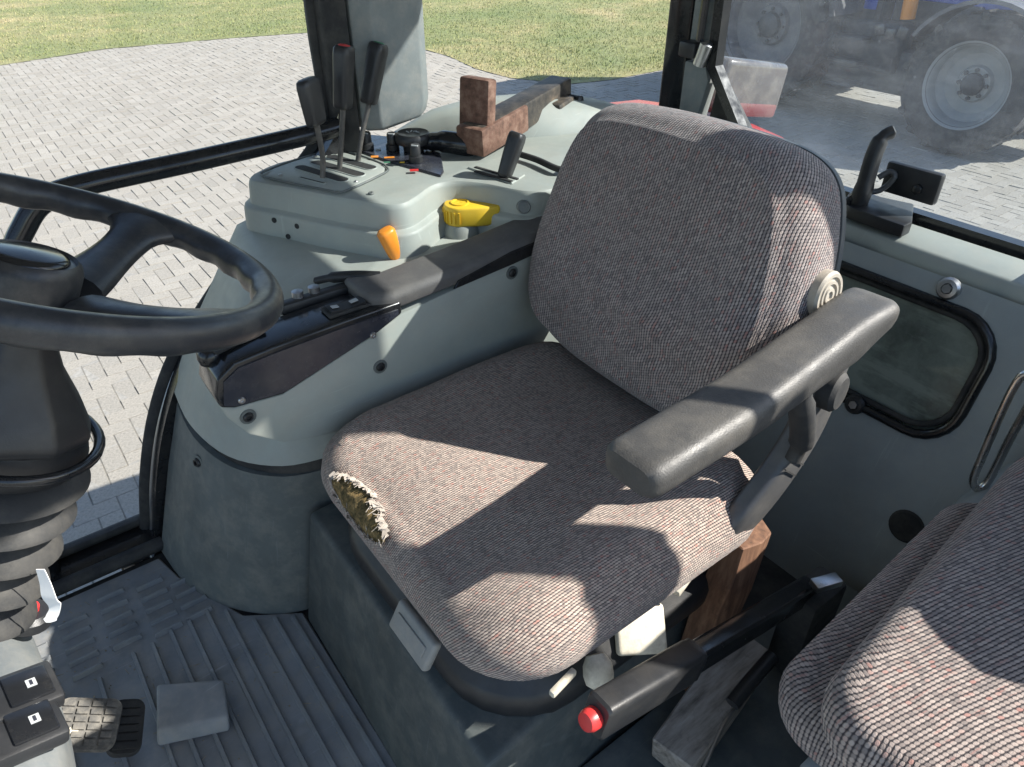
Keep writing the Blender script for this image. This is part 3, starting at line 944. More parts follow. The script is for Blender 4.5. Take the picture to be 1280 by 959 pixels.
# left fender box inside the cab, the grab handle stands on it
b = MB()
b.rings([[(0.98, -0.10, 0.0), (1.26, -0.10, 0.0), (1.26, 0.27, 0.0), (0.98, 0.27, 0.0)],
         [(1.00, -0.10, 0.40), (1.285, -0.10, 0.40), (1.275, 0.265, 0.40), (1.00, 0.265, 0.40)],
         [(1.02, -0.10, 0.47), (1.30, -0.10, 0.47), (1.295, 0.235, 0.47), (1.03, 0.235, 0.47)]])
b.bevel(0.02, 3, 30); b.build('fender_box', 'trim_side', cab, 40)
# floor plates behind and beside the driver's seat
b = MB(); b.box((0.70, 0.20, 0.055), (0.90, 0.44, 0.10)).bevel(0.01); b.build('step_plate', 'trim_dark', cab, 30)

# right rear fender, tyre and lamp of this tractor, outside the glass
b = MB()
def arch(r, x): return None
rg = []
for k in range(0, 15):
    a = R(20 + 10 * k)
    cx_, cz_ = 1.75, -0.335
    rr_ = 1.0
    x, z = cx_ - rr_ * math.cos(a) * 1.16, cz_ + rr_ * math.sin(a)
    rg.append([(x, 1.44, z), (x, 1.50, z + 0.02), (x, 1.85, z + 0.015), (x, 1.95, z - 0.02), (x, 1.95, z - 0.05), (x, 1.44, z - 0.04)])
b.rings(rg); b.bevel(0.006, 2, 35)
fen = b.build('fender', 'redpaint', cab, 40)
b = MB(); b.box((2.16, 1.56, 0.735), (0.34, 0.07, 0.16), Matrix.Rotation(R(10), 3, 'Y')).bevel(0.02, 3); lm = b.build('tail_lamp', 'lens', fen, 40)
b = MB(); b.box((2.15, 1.558, 0.665), (0.30, 0.075, 0.045), Matrix.Rotation(R(10), 3, 'Y')).bevel(0.01, 2); b.build('red_lens', 'redlens', lm, 40)
b = MB(); b.lathe([(0.40, -0.20), (0.78, -0.24), (0.86, -0.19), (0.875, 0.0), (0.86, 0.19), (0.78, 0.24), (0.40, 0.20)], (1.75, 1.69, GROUND + 0.875), (0, 1, 0), 40, True, True); b.build('rear_tyre', 'tyre', cab, 40)

# ------------------------------------------------------------------ ribbed floor mat
fm = thing('floor_mat', 'blue grey ribbed rubber mat on the cab floor below the seat', 'floor mat', (0, 1.0, 0))
b = MB(); b.prism_z([(-0.8, 0.0), (0.235, 0.0), (0.235, 1.06), (0.13, 1.13), (0.05, 1.32), (0.03, 1.405), (-0.8, 1.405)], 0.0, 0.008).bevel(0.003, 1); b.build('sheet', 'mat', fm, 30)
for x, y1, w in ((-0.225, 1.14, 0.006), (-0.15, 1.15, 0.006), (-0.082, 1.17, 0.006), (-0.045, 1.17, 0.006), (-0.006, 1.18, 0.006), (0.032, 1.18, 0.006), (0.070, 1.19, 0.006), (0.103, 1.16, 0.006), (0.143, 1.10, 0.006), (0.180, 1.08, 0.006), (0.212, 1.06, 0.006)):
    b = MB(); b.prism_y([(x - 0.005, 0.006), (x - 0.003, 0.0165), (x + 0.003, 0.0165), (x + 0.005, 0.006)], 0.02, y1); b.build('rib', 'mat', fm, 20)
for ci, (xc, yc) in enumerate(((-0.245, 1.30), (-0.165, 1.33), (-0.085, 1.355), (-0.008, 1.335), (0.055, 1.30))):
    for k in range(5):
        y = yc - 0.037 * k
        if ci == 4 and k > 3: continue
        x = xc
        b = MB(); b.poly_prism([(x - 0.028, y - 0.008, 0.007), (x + 0.028, y - 0.008, 0.007), (x + 0.028, y + 0.005, 0.007), (x - 0.028, y + 0.005, 0.007)],
                               [(x - 0.026, y - 0.005, 0.0195), (x + 0.026, y - 0.005, 0.0195), (x + 0.026, y + 0.004, 0.0135), (x - 0.026, y + 0.004, 0.0135)]); b.build('tread_block', 'mat', fm, 20)

# grit and bits of straw trodden into the mat
V_, F_ = [], []
rng = random.Random(21)
for i in range(420):
    x, y = rng.uniform(-0.40, 0.22), rng.uniform(0.55, 1.38)
    if x > 0.02 and y > 1.12 - 0.6 * (x - 0.02): continue
    l, w = (rng.uniform(0.006, 0.02), 0.0009) if rng.random() < 0.25 else (rng.uniform(0.001, 0.0032), rng.uniform(0.001, 0.0028))
    a = rng.uniform(0, math.pi)
    ca, sa = math.cos(a), math.sin(a)
    k = len(V_)
    z0 = 0.0085
    for dx, dy, dz in ((-l, -w, 0), (l, -w, 0), (l, w, 0), (-l, w, 0), (0, 0, min(l, w) * 1.3)):
        V_.append((x + (dx * ca - dy * sa) / 2, y + (dx * sa + dy * ca) / 2, z0 + dz))
    F_ += [(k, k + 1, k + 4), (k + 1, k + 2, k + 4), (k + 2, k + 3, k + 4), (k + 3, k, k + 4)]
me = bpy.data.meshes.new('grit')
me.from_pydata(V_, [], F_)
M['grit'] = plastic('grit_and_straw', (0.30, 0.25, 0.17), 0.95, 0.5, None, 0, 100, 0.0, scale=30)
me.materials.append(M['grit'])
go_ = bpy.data.objects.new('grit', me)
col.objects.link(go_)
tag(go_, 'specks of grit and straw scattered on the floor mat', 'grit', None, 'stuff')

# ------------------------------------------------------------------ right-hand console
con = thing('side_console', 'grey green side console with levers beside the driver seat', 'console', (0.6, 1.25, 0))
def front_ring(z, pts):
    f = spline([(p[0], p[1], z) for p in pts], 5)
    return f + [Vector((1.02, pts[-1][1], z)), Vector((1.02, pts[0][1], z))]
LEV = {0.008: [(0.04, 1.425), (0.06, 1.28), (0.125, 1.15), (0.22, 1.07), (0.33, 1.05)],
       0.20: [(0.11, 1.44), (0.115, 1.29), (0.16, 1.16), (0.245, 1.075), (0.345, 1.05)],
       0.365: [(0.178, 1.465), (0.168, 1.31), (0.198, 1.17), (0.27, 1.08), (0.36, 1.05)],
       0.392: [(0.18, 1.47), (0.17, 1.315), (0.198, 1.17), (0.27, 1.08), (0.36, 1.05)],
       0.50: [(0.25, 1.49), (0.228, 1.34), (0.23, 1.20), (0.28, 1.10), (0.37, 1.06)],
       0.60: [(0.335, 1.51), (0.30, 1.37), (0.285, 1.235), (0.325, 1.13), (0.40, 1.07)],
       0.66: [(0.385, 1.525), (0.35, 1.40), (0.33, 1.265), (0.36, 1.16), (0.42, 1.08)],
       0.69: [(0.41, 1.53), (0.385, 1.41), (0.37, 1.285), (0.405, 1.18), (0.45, 1.09)],
       0.70: [(0.43, 1.52), (0.41, 1.41), (0.405, 1.295), (0.44, 1.19), (0.48, 1.10)]}
b = MB(); b.rings([front_ring(z, LEV[z]) for z in (0.008, 0.20, 0.365)]); b.build('lower_panel', 'trim_dark', con, 50)
b = MB(); b.rings([[p + Vector((0.012, 0, 0)) for p in front_ring(0.36, LEV[0.365])], [p + Vector((0.012, 0, 0)) for p in front_ring(0.395, LEV[0.392])]], False, False); b.build('seam', 'black_matt', con, 50)
b = MB(); b.rings([front_ring(z, LEV[z]) for z in (0.392, 0.50, 0.60, 0.66, 0.69, 0.70)]); b.build('upper_panel', 'trim', con, 60)
# raised deck carrying the levers
deck = [(0.438, 1.475), (0.450, 1.435), (0.481, 1.38), (0.52, 1.302), (0.56, 1.233), (0.585, 1.190), (0.602, 1.172), (0.628, 1.166), (0.665, 1.183), (0.715, 1.213), (0.75, 1.217), (0.78, 1.198), (0.81, 1.155), (0.831, 1.105), (0.85, 1.075), (0.88, 1.06), (0.92, 1.055), (1.0, 1.055), (1.36, 1.08), (1.42, 1.18), (1.42, 1.28), (0.90, 1.53), (0.58, 1.548), (0.475, 1.515)]
deck_s = [(p.x, p.y) for p in spline([(x, y, 0) for x, y in deck], 3, True)]
def off(d): return offset2(deck_s[::1], d)
area = sum(deck_s[i - 1][0] * deck_s[i][1] - deck_s[i][0] * deck_s[i - 1][1] for i in range(len(deck_s)))
sg = 1 if area > 0 else -1
def dring(d, z): return [(p[0], p[1], z) for p in offset2(deck_s, d * sg)]
b = MB(); b.rings([dring(0.024, 0.69), dring(0.020, 0.741), dring(0.0185, 0.7455), dring(0.0155, 0.748), dring(0.008, 0.750), dring(0.0055, 0.7525), dring(0.001, 0.789), dring(-0.0008, 0.795), dring(-0.0045, 0.799), dring(-0.010, 0.80)]); b.build('lever_deck', 'trim', con, 35)
# lever plate with slots
plate = [(0.470, 1.458), (0.540, 1.308), (0.560, 1.288), (0.672, 1.335), (0.690, 1.36), (0.692, 1.40), (0.665, 1.52), (0.59, 1.525), (0.50, 1.495)]
b = MB(); b.prism_z(plate, 0.7985, 0.8045).bevel(0.003, 2); lp = b.build('lever_plate', 'trim', con, 30)
for (a, c_, w) in (((0.548, 1.464), (0.583, 1.342), 0.027), ((0.588, 1.474), (0.624, 1.350), 0.027), ((0.630, 1.490), (0.663, 1.374), 0.027), ((0.522, 1.405), (0.545, 1.345), 0.008)):
    a, c_ = Vector((*a, 0)), Vector((*c_, 0))
    d = (c_ - a).normalized(); s = Vector((-d.y, d.x, 0)); h = w / 2
    ou = [a + d * (-h * math.sin(R(t))) + s * (h * math.cos(R(t))) for t in range(0, 181, 30)] + [c_ + d * (h * math.sin(R(t))) - s * (h * math.cos(R(t))) for t in range(0, 181, 30)]
    b = MB(); b.prism_z([(p.x, p.y) for p in ou], 0.8025, 0.8054); so = b.build('slot', 'black_matt', lp, 30)
    b = MB(); b.tube([(p.x, p.y, 0.8048) for p in ou], 0.0016, 6, True); b.build('slot_rim', 'trim', so, 50)
for x, y in ((0.495, 1.445), (0.60, 1.315), (0.60, 1.513)):
    screw(lp, (x, y, 0.804), (0, 0, 1), 0.004, 'steel')
b = MB(); b.tube([(p[0], p[1], 0.8035) for p in offset2([(q.x, q.y) for q in spline([(x, y, 0) for x, y in plate], 3, True)], 0.004)], 0.0022, 6, True); b.build('plate_groove', 'trim_dark', lp, 50)
screw(con, (0.597, 1.246, 0.800), (0, 0, 1), 0.006, 'trim_dark')
wall_n = Vector((-0.866, -0.5, 0))
for t, dd, zz_ in ((0.10, 0.0212, 0.735), (0.36, 0.0212, 0.732), (0.24, 0.0235, 0.706)):
    p = Vector((0.455, 1.424, zz_)).lerp(Vector((0.56, 1.233, zz_)), t) + wall_n * dd
    q = Vector(p)
    o = MB(); o.lathe([(0.0055, -0.01), (0.0055, 0.0), (0, 0.0)], q, (-0.866, -0.5, 0.05), 12); o.build('screw_hole', 'black_matt', con, 40)

M['stem'] = plastic('worn_lever_steel', (0.09, 0.085, 0.08), 0.5, 0.2, DUST, 0.2, 300, 0.2, metal=0.4, scale=30)
def lever(name_mat, stem_pts, r, head_c0, head_c1, hw, hd, cap=None, taper=1.0, flat=False):
    b = MB(); b.tube(spline(stem_pts, 5), r, 10); lv = b.build('lever', 'stem', con, 50)
    a, c_ = Vector(head_c0), Vector(head_c1)
    d = (c_ - a).normalized()
    u = Vector((0.6, -0.8, 0)) ; u = (u - d * u.dot(d)).normalized(); v = d.cross(u)
    prof = rrect(2, 2, 0.55, 4, 2)
    rg = []
    L = (c_ - a).length
    for t, k in ((0, 0.72), (0.03, 0.9), (0.1, 0.96), (0.5, 1.0 * taper), (0.86, 1.06 * taper), (0.96, 1.0 * taper), (1.0, 0.8 * taper)):
        o = a + d * (L * t)
        rg.append([o + v * (x * hw / 2 * k) + u * (y * hd / 2 * k) for x, y in prof])
    b = MB(); b.rings(rg); kn = b.build('lever_knob', 'black', lv, 50)
    if cap:
        b = MB(); b.lathe([(hw * 0.27, -0.004), (hw * 0.27, 0.0012), (hw * 0.20, 0.0022), (0, 0.0025)], c_, d, 16); b.build('knob_cap', cap, kn, 40)
    return lv
lever('black', [(0.550, 1.360, 0.811), (0.557, 1.360, 0.853), (0.553, 1.355, 0.909), (0.551, 1.355, 0.924)], 0.0055, (0.553, 1.355, 0.915), (0.550, 1.360, 0.998), 0.058, 0.022, None, 1.05)
lever('black', [(0.608, 1.410, 0.794), (0.621, 1.405, 0.863), (0.633, 1.400, 0.933)], 0.0055, (0.631, 1.400, 0.924), (0.650, 1.400, 1.038), 0.043, 0.032, 'red')
lever('black', [(0.659, 1.430, 0.791), (0.679, 1.430, 0.855), (0.706, 1.430, 0.922)], 0.0055, (0.702, 1.430, 0.917), (0.741, 1.430, 1.029), 0.043, 0.032, 'green')

# switch panel with rotary knobs and printed marks
b = MB(); b.prism_z([(0.696, 1.525, 0.800)[:2], (0.713, 1.406, 0.800)[:2], (0.756, 1.246, 0.800)[:2], (0.777, 1.267, 0.800)[:2], (0.835, 1.370, 0.800)[:2], (0.818, 1.533, 0.800)[:2], (0.767, 1.603, 0.800)[:2]], 0.7985, 0.805).bevel(0.002, 1); swp = b.build('switch_panel', 'decal', con, 30)
for i, p in enumerate(((0.718, 1.491, 0.806), (0.761, 1.452, 0.806), (0.759, 1.348, 0.806))):
    b = MB(); b.lathe([(0.015, 0), (0.015, 0.012), (0.0115, 0.014), (0.011, 0.034), (0.009, 0.037), (0, 0.037)], p, (0, 0, 1), 18); kb = b.build('rotary_knob', 'black', swp, 40)
    b = MB(); b.box((p[0] - 0.006, p[1] - 0.009, 0.843), (0.003, 0.014, 0.002), Matrix.Rotation(0.6, 3, 'Z')); b.build('pointer', 'icon', kb, 30)
for p, m_, s_ in (((0.704, 1.431, 0.806), 'orange', (0.016, 0.012)), ((0.727, 1.407, 0.806), 'orange', (0.022, 0.008)), ((0.727, 1.302, 0.806), 'red', (0.018, 0.012)), ((0.707, 1.381, 0.806), 'green', (0.014, 0.006)), ((0.733, 1.362, 0.806), 'yellow', (0.01, 0.005)), ((0.735, 1.472, 0.806), 'icon', (0.012, 0.010))):
    b = MB(); b.box(p, (s_[0], s_[1], 0.0012), Matrix.Rotation(-0.5, 3, 'Z')); b.build('mark', m_, swp, 30)
# oval black dial on its stand and the socket beside it
pd = Vector((0.797, 1.421, 0.835))
b = MB()
rg = [[pd + Vector((math.cos(t) * 0.040 * k, math.sin(t) * 0.040 * k, z)) for t in [2 * math.pi * i / 28 for i in range(28)]] for k, z in ((0.55, -0.035), (0.6, -0.018), (0.95, -0.012), (1.0, -0.004), (0.97, 0.006), (0.86, 0.010), (0.80, 0.008), (0.0002, 0.008))]
b.rings(rg); dl = b.build('dial', 'black', con, 45)
for k in range(4):
    b = MB(); b.tube([pd + Vector((0.018 * math.cos(R(-25 + 40 * k) ) - 0.004, 0.018 * math.sin(R(-25 + 40 * k)) * 1.0, 0.0088)), pd + Vector((0.009 * math.cos(R(10 + 40 * k)), 0.009 * math.sin(R(10 + 40 * k)), 0.0088))], 0.0012, 6); b.build('mark', 'icon', dl, 40)
ps = Vector((0.853, 1.367, 0.815))
b = MB(); b.tube(spline([ps + Vector((-0.04, 0.045, 0.004)), ps + Vector((-0.015, 0.015, 0.012)), ps + Vector((0.02, -0.02, 0.008)), ps + Vector((0.05, -0.035, -0.004))], 5), [0.008] + [0.015] * 2 + [0.020] * 3 + [0.024] * 4 + [0.024] * 4 + [0.020, 0.012], 14); so = b.build('power_plug', 'black_gloss', con, 50)
b = MB(); b.lathe([(0.009, -0.008), (0.011, 0), (0.009, 0.008)], ps + Vector((-0.045, 0.05, 0.004)), (-0.7, 0.7, 0.1), 14); b.build('plug_ring', 'steel', so, 40)
# range lever in its gate
b = MB(); b.prism_z([(0.830, 1.259, 0.800)[:2], (0.873, 1.272, 0.800)[:2], (0.901, 1.149, 0.800)[:2], (0.847, 1.124, 0.800)[:2]], 0.7985, 0.8035).bevel(0.002, 1); gt = b.build('lever_gate', 'trim', con, 30)
for a, c_ in (((0.843, 1.247, 0.804), (0.869, 1.134, 0.804)), ((0.828, 1.226, 0.804), (0.851, 1.130, 0.804))):
    b = MB(); b.beam(a, c_, 0.007, 0.003); b.build('slot', 'black_matt', gt, 30)
lever('black', [(0.853, 1.165, 0.789), (0.860, 1.165, 0.807)], 0.008, (0.857, 1.165, 0.801), (0.894, 1.165, 0.885), 0.036, 0.028, None, 1.1)
# round blank on the deck wall
b = MB(); p = (0.840, 1.076, 0.770); b.lathe([(0.0135, -0.02), (0.0135, 0.003), (0.0115, 0.005), (0.010, 0.003), (0.0, 0.003)], p, (-0.45, -0.85, 0.2), 20); b.build('blank_plug', 'pillar', con, 40)

# yellow knob in its cup
pk = Vector((0.762, 1.187, 0.700)) + Vector((0, 0, 0))
b = MB(); b.lathe([(0.040, 0), (0.038, 0.012), (0.033, 0.024), (0.0, 0.024)], pk, (0, 0, 1), 24); b.build('knob_base', 'trim', con, 40)
b = MB()
hnd = []
for t in range(24):
    a = 2 * math.pi * t / 24
    rr_ = 0.034 * (1 + (0.05 if t % 2 else 0))
    hnd.append((math.cos(a) * rr_, math.sin(a) * rr_))
rot = Matrix.Rotation(R(-38), 3, 'Z')
yk = MB()
body = [(0.084, 0.013), (0.078, 0.020), (0.035, 0.029)] + [(0.034 * math.cos(R(a)), 0.034 * math.sin(R(a))) for a in range(70, 291, 20)] + [(0.035, -0.029), (0.078, -0.020), (0.084, -0.013)]
body = [rot @ Vector((x, y, 0)) for x, y in body]
yk.rings([[pk + p * k + Vector((0, 0, z)) for p in body] for k, z in ((0.86, 0.022), (1.0, 0.026), (1.0, 0.058), (0.95, 0.063))]); yk.bevel(0.002, 2, 40)
kn = yk.build('yellow_knob', 'yellow', con, 40)
for k in range(9):
    a = R(150 + 15 * k - 38 + 0)
    p = pk + Vector((math.cos(a) * 0.0345, math.sin(a) * 0.0345, 0.042))
    b = MB(); b.box(p, (0.004, 0.0035, 0.024), Matrix.Rotation(a, 3, 'Z')); b.build('grip_ridge', 'yellow', kn, 30)
b = MB(); b.lathe([(0.019, 0.061), (0.019, 0.0655), (0.015, 0.0655), (0.0145, 0.0635), (0.004, 0.0635), (0.003, 0.061), (0, 0.061)], pk, (0, 0, 1), 24); b.build('knob_disc', 'yellow', kn, 35)
# orange lever
b = MB()
a, c_ = Vector((0.594, 1.160, 0.699)), Vector((0.575, 1.160, 0.762))
d = (c_ - a).normalized(); u = Vector((0, -1, 0)); v = d.cross(u)
pr = rrect(2, 2, 0.8, 4, 1)
b.rings([[a + d * ((c_ - a).length * t) + v * x * 0.0165 * k + u * y * 0.013 * k for x, y in pr] for t, k in ((0.0, 0.62), (0.05, 0.8), (0.6, 1.0), (0.9, 1.08), (0.98, 0.9), (1.0, 0.6))])
ol = b.build('orange_lever', 'orange', con, 50)
b = MB(); b.tube([a + d * 0.004, a - d * 0.035], 0.006, 10); b.build('lever_stem', 'trim_dark', ol, 40)
# low black lever lying along the shelf
b = MB(); b.tube(spline([(0.420, 1.155, 0.703), (0.447, 1.132, 0.712), (0.482, 1.106, 0.715), (0.518, 1.083, 0.712)], 6), [0.002] + [0.007] * 5 + [0.010] * 13, 10); b.build('slide_lever', 'black', con, 50)

# inner side panel next to the cushion with black control pod and armrest
panel = [(0.178, 0.622), (0.186, 0.592), (0.212, 0.545), (0.263, 0.502), (0.313, 0.487), (0.36, 0.478), (1.0, 0.44), (1.0, 0.735), (0.80, 0.706), (0.515, 0.672), (0.46, 0.650), (0.28, 0.598), (0.20, 0.606)]
b = MB(); b.prism_y(panel, 1.005, 1.075).bevel(0.004, 2); sp_ = b.build('side_panel', 'trim', con, 40)
for p in ((0.460, 1.005, 0.582), (0.217, 1.005, 0.581), (0.757, 1.005, 0.680)):
    screw(sp_, p, (0, -1, 0), 0.0085, 'black', 'bolt', 'trim_dark')
screw(con, (0.158, 1.275, 0.325), (-0.9, -0.38, 0.2), 0.010, 'black', 'bolt', 'trim_dark')
pod = [(0.180, 0.618), (0.200, 0.609), (0.28, 0.602), (0.46, 0.654), (0.512, 0.676), (0.512, 0.700), (0.40, 0.699), (0.28, 0.695), (0.215, 0.690), (0.185, 0.670), (0.176, 0.640)]
b = MB(); b.prism_y(pod, 0.998, 1.085).bevel(0.005, 3, 30); pd_ = b.build('control_pod', 'black_gloss', con, 40)
b = MB(); b.prism_y([(x, z) for x, z in ((0.184, 0.622), (0.202, 0.614), (0.28, 0.608), (0.455, 0.658), (0.503, 0.679), (0.503, 0.688), (0.40, 0.688), (0.28, 0.684), (0.22, 0.680), (0.193, 0.664))], 0.9955, 0.9985); b.build('pod_face', 'decal', pd_, 30)
b = MB(); b.box((0.425, 1.035, 0.7015), (0.078, 0.038, 0.006)).bevel(0.002, 1); rk = b.build('rocker_frame', 'black_matt', pd_, 30)
b = MB(); b.prism_y([(0.393, 0.702), (0.457, 0.702), (0.457, 0.709), (0.425, 0.705), (0.393, 0.709)], 1.022, 1.048); b.build('rocker', 'black', rk, 30)
for x, y, w in ((0.405, 1.035, 0.012), (0.44, 1.035, 0.014)):
    b = MB(); b.box((x, y, 0.7094), (w, 0.010, 0.0008), Matrix.Rotation(R(6 if x < 0.42 else -6), 3, 'Y')); b.build('mark', 'icon', rk, 30)
b = MB(); b.beam((0.20, 1.04, 0.694), (0.285, 1.055, 0.6985), 0.016, 0.004); b.build('slot', 'black_matt', pd_, 30)
for k in range(3):
    b = MB(); b.box((0.235 + 0.022 * k, 1.058 - 0.004 * k, 0.700), (0.012, 0.012, 0.004)); b.build('slot_notch', 'black_matt', pd_, 30)
for p in ((0.450, 0.996, 0.656), (0.212, 0.996, 0.622)):
    screw(pd_, p, (0, -1, 0), 0.006, 'steel')
b = MB(); b.box((0.40, 1.10, 0.70), (0.14, 0.025, 0.02)).bevel(0.006, 2); b.build('pod_back', 'black', pd_, 35)
for x in (0.37, 0.40):
    b = MB(); b.lathe([(0.010, 0), (0.010, 0.012), (0, 0.014)], (x, 1.105, 0.708), (0, 0, 1), 12); b.build('toggle', 'steel', pd_, 40)
# black ball of the hand throttle sticking out at the front of the pod
p = Vector((0.197, 1.060, 0.679))
b = MB(); b.lathe([(0.0, -0.021), (0.012, -0.018), (0.0185, -0.009), (0.02, 0), (0.0185, 0.009), (0.012, 0.018), (0.0, 0.021)], p, (1, -0.2, 0.1), 20, False, False); tb = b.build('throttle_knob', 'black_gloss', con, 60)
b = MB(); b.tube([p + Vector((0.015, 0, 0)), p + Vector((0.03, 0, -0.003)), p + Vector((0.05, 0, -0.012))], [0.013, 0.012, 0.008], 12); b.build('throttle_stem', 'black', tb, 50)
# right armrest pad
def rounded_sweep(path, w, h, r, ks=None, up=(0, 0, 1)):
    b = MB()
    prof = rrect(w, h, r, 4, 2)
    P_ = spline(path, 6)
    n_ = len(P_)
    rg = []
    for i, p in enumerate(P_):
        t = (P_[min(i + 1, n_ - 1)] - P_[max(i - 1, 0)]).normalized()
        s = t.cross(Vector(up)).normalized(); u = s.cross(t)
        k = 1.0
        e = min(i, n_ - 1 - i)
        if e == 0: k = 0.80
        elif e == 1: k = 0.965
        rg.append([p + s * x * k + u * y * k for x, y in prof])
    b.rings(rg)
    return b
b = MB()
prof = [(0.0, 0.0), (0.0, 0.022), (0.010, 0.032), (0.085, 0.032), (0.098, 0.022), (0.098, 0.0)]
rg = []
for x, z, y, k in ((0.455, 0.690, 1.045, 0.6), (0.462, 0.688, 1.018, 0.9), (0.50, 0.687, 1.0, 1), (0.62, 0.695, 1.0, 1), (0.75, 0.706, 1.0, 1), (0.88, 0.72, 1.0, 1), (0.93, 0.727, 1.0, 1), (0.945, 0.73, 1.01, 0.9)):
    rg.append([(x, y + q[0] * (k if x < 0.46 else 1), z + q[1] * (0.75 if k < 0.7 else 1)) for q in prof])
b.rings(rg); b.bevel(0.005, 3, 30); ar_ = b.build('armrest_pad', 'arm_pad', con, 45)
b = MB(); b.prism_y([(0.62, 0.690), (0.76, 0.702), (0.93, 0.722), (0.93, 0.742), (0.75, 0.727), (0.63, 0.704)], 0.9965, 1.0015).bevel(0.001, 1); b.build('recess_grip', 'black_gloss', ar_, 30)
# arch cover along the window sill, behind the levers
b = MB()
rg = []
for x, zt, y in ((0.79, 0.803, 1.553), (0.86, 0.832, 1.545), (0.91, 0.856, 1.530), (1.0, 0.876, 1.50), (1.15, 0.874, 1.46), (1.3, 0.850, 1.42), (1.42, 0.812, 1.385), (1.49, 0.775, 1.36)):
    k = min(1.0, max(0.12, (x - 0.77) / 0.26))
    rg.append([(x, y, 0.70), (x, y, zt - 0.012 * k), (x, y - 0.015 * k, zt), (x, y - 0.07 * k, zt - 0.004 * k), (x, y - 0.105 * k, zt - 0.02 * k), (x, y - 0.135 * k, 0.795), (x, y - 0.16 * k, 0.70)])
b.rings(rg); b.build('arch_cover', 'trim', con, 50)
b = MB(); b.prism_z([(1.36, 1.06), (1.49, 1.06), (1.49, 1.34), (1.36, 1.30)], 0.60, 0.735).bevel(0.01, 2); b.build('corner_cover', 'trim_side', con, 40)

# ------------------------------------------------------------------ rusty drawbar bracket lying on the console
dbk = thing('drawbar_bracket', 'rusty steel hitch bracket lying on the console behind the levers', 'bracket', (1.0, 1.36, 0.80))
A0, A1 = Vector((0.885, 1.315, 0.838)), Vector((1.24, 1.44, 0.872))
b = MB(); b.beam(A0, A1, 0.060, 0.062).bevel(0.006, 2); bar_ = b.build('bar', 'oldsteel', dbk, 30)
b = MB(); b.beam(Vector((0.905, 1.33, 0.83)), Vector((0.915, 1.333, 0.958)), 0.078, 0.032, (0.95, 0.33, 0)).bevel(0.006, 2); b.build('upright_plate', 'rust', dbk, 30)
b = MB(); b.beam(A0 + Vector((-0.012, -0.004, -0.002)), A0 + Vector((0.16, 0.056, 0.014)), 0.072, 0.06).bevel(0.006, 2); b.build('rusty_foot', 'rust', dbk, 30)
b = MB(); b.beam(A1 + Vector((-0.09, -0.062, -0.035)), A1 + Vector((-0.02, -0.036, -0.028)), 0.06, 0.05).bevel(0.006, 2); b.build('lug', 'oldsteel', dbk, 30)
b = MB(); b.lathe([(0.014, -0.01), (0.014, 0.03), (0.009, 0.034), (0, 0.034)], A1 + Vector((0.0, -0.035, -0.02)), (0.3, -1, 0), 12); b.build('pin', 'black', dbk, 40)
b = MB(); b.tube(spline([(0.955, 1.238, 0.812), (0.961, 1.186, 0.812), (0.960, 1.110, 0.812), (0.996, 1.115, 0.815)], 5), 0.007, 8); cb = b.build('cable', 'black_matt', None, 50)
tag(cb, 'thin black cable lying behind the range lever', 'cable')

# ------------------------------------------------------------------ grab rail across the right door
b = MB(); b.tube(spline([(0.66, 1.50, 0.862), (0.60, 1.50, 0.857), (0.36, 1.50, 0.848), (0.14, 1.50, 0.842), (0.075, 1.50, 0.826), (0.035, 1.50, 0.79), (0.0, 1.50, 0.74), (-0.05, 1.50, 0.62), (-0.13, 1.50, 0.35), (-0.17, 1.485, 0.14), (-0.175, 1.48, 0.03)], 6), 0.0205, 16)
gr_ = b.build('grab_rail', 'black_gloss', None, 60, loc=(0.3, 1.5, 0.8))
tag(gr_, 'black tubular grab rail across the door glass', 'grab rail')

# ------------------------------------------------------------------ driver's seat
seat = thing('driver_seat', 'worn driver seat in beige woven fabric with torn front edge', 'seat', (0.58, 0.70, 0))
b = MB()
pl0 = [(0.225, 0.385), (0.80, 0.435), (0.80, 1.045), (0.235, 1.045)]
b.rings([[(x, y, 0.0) for x, y in pl0], [(x + (0.055 if x < 0.5 else -0.02), y + (0.045 if y < 0.5 else 0), 0.29) for x, y in pl0]])
b.bevel(0.012, 3); b.build('plinth', 'plinth', seat, 40)
o_ = [(p[0] + 0.585, p[1] + 0.715) for p in rrect(0.54, 0.545, 0.13, 6, 6)]
b = MB(); b.rings([[(p[0], p[1], z) for p in offset2(o_, d)] for d, z in ((-0.02, 0.275), (0.006, 0.282), (0.012, 0.30), (0.012, 0.325), (0.004, 0.338), (-0.012, 0.35), (-0.02, 0.365), (-0.02, 0.395), (-0.004, 0.405), (0.002, 0.425), (-0.01, 0.44))]); b.build('suspension_base', 'black', seat, 50)

CX, CY = 0.58, 0.705
ol_ = [(p[0] + CX, p[1] + CY) for p in rrect(0.575, 0.585, 0.115, 8, 10)]
def cushion_z(x, y, s):
    lx, ly = (x - CX) / 0.29, (y - CY) / 0.295
    z = 0.520 + 0.016 * (1 - s ** 4)
    z += 0.016 * math.exp(-((abs(ly) - 0.80) / 0.17) ** 2) * (1 - 0.3 * max(0, -lx))
    z -= 0.012 * math.exp(-((lx - 0.25) ** 2 + ly ** 2) / 0.18)
    z -= 0.022 * max(0, -lx - 0.45) ** 1.5
    z += 0.0045 * noise.noise(Vector((x * 9, y * 9, 1.3))) + 0.0015 * noise.noise(Vector((x * 30, y * 18, 3.3)))
    return z
b = pad(ol_, [(-0.02, 0.425), (-0.004, 0.43), (0.006, 0.445), (0.010, 0.468), (0.004, 0.492), (-0.010, 0.508), (-0.024, 0.517)], cushion_z, (0.97, 0.94, 0.90, 0.85, 0.79, 0.72, 0.64, 0.56, 0.47, 0.38, 0.29, 0.20, 0.11, 0.03))
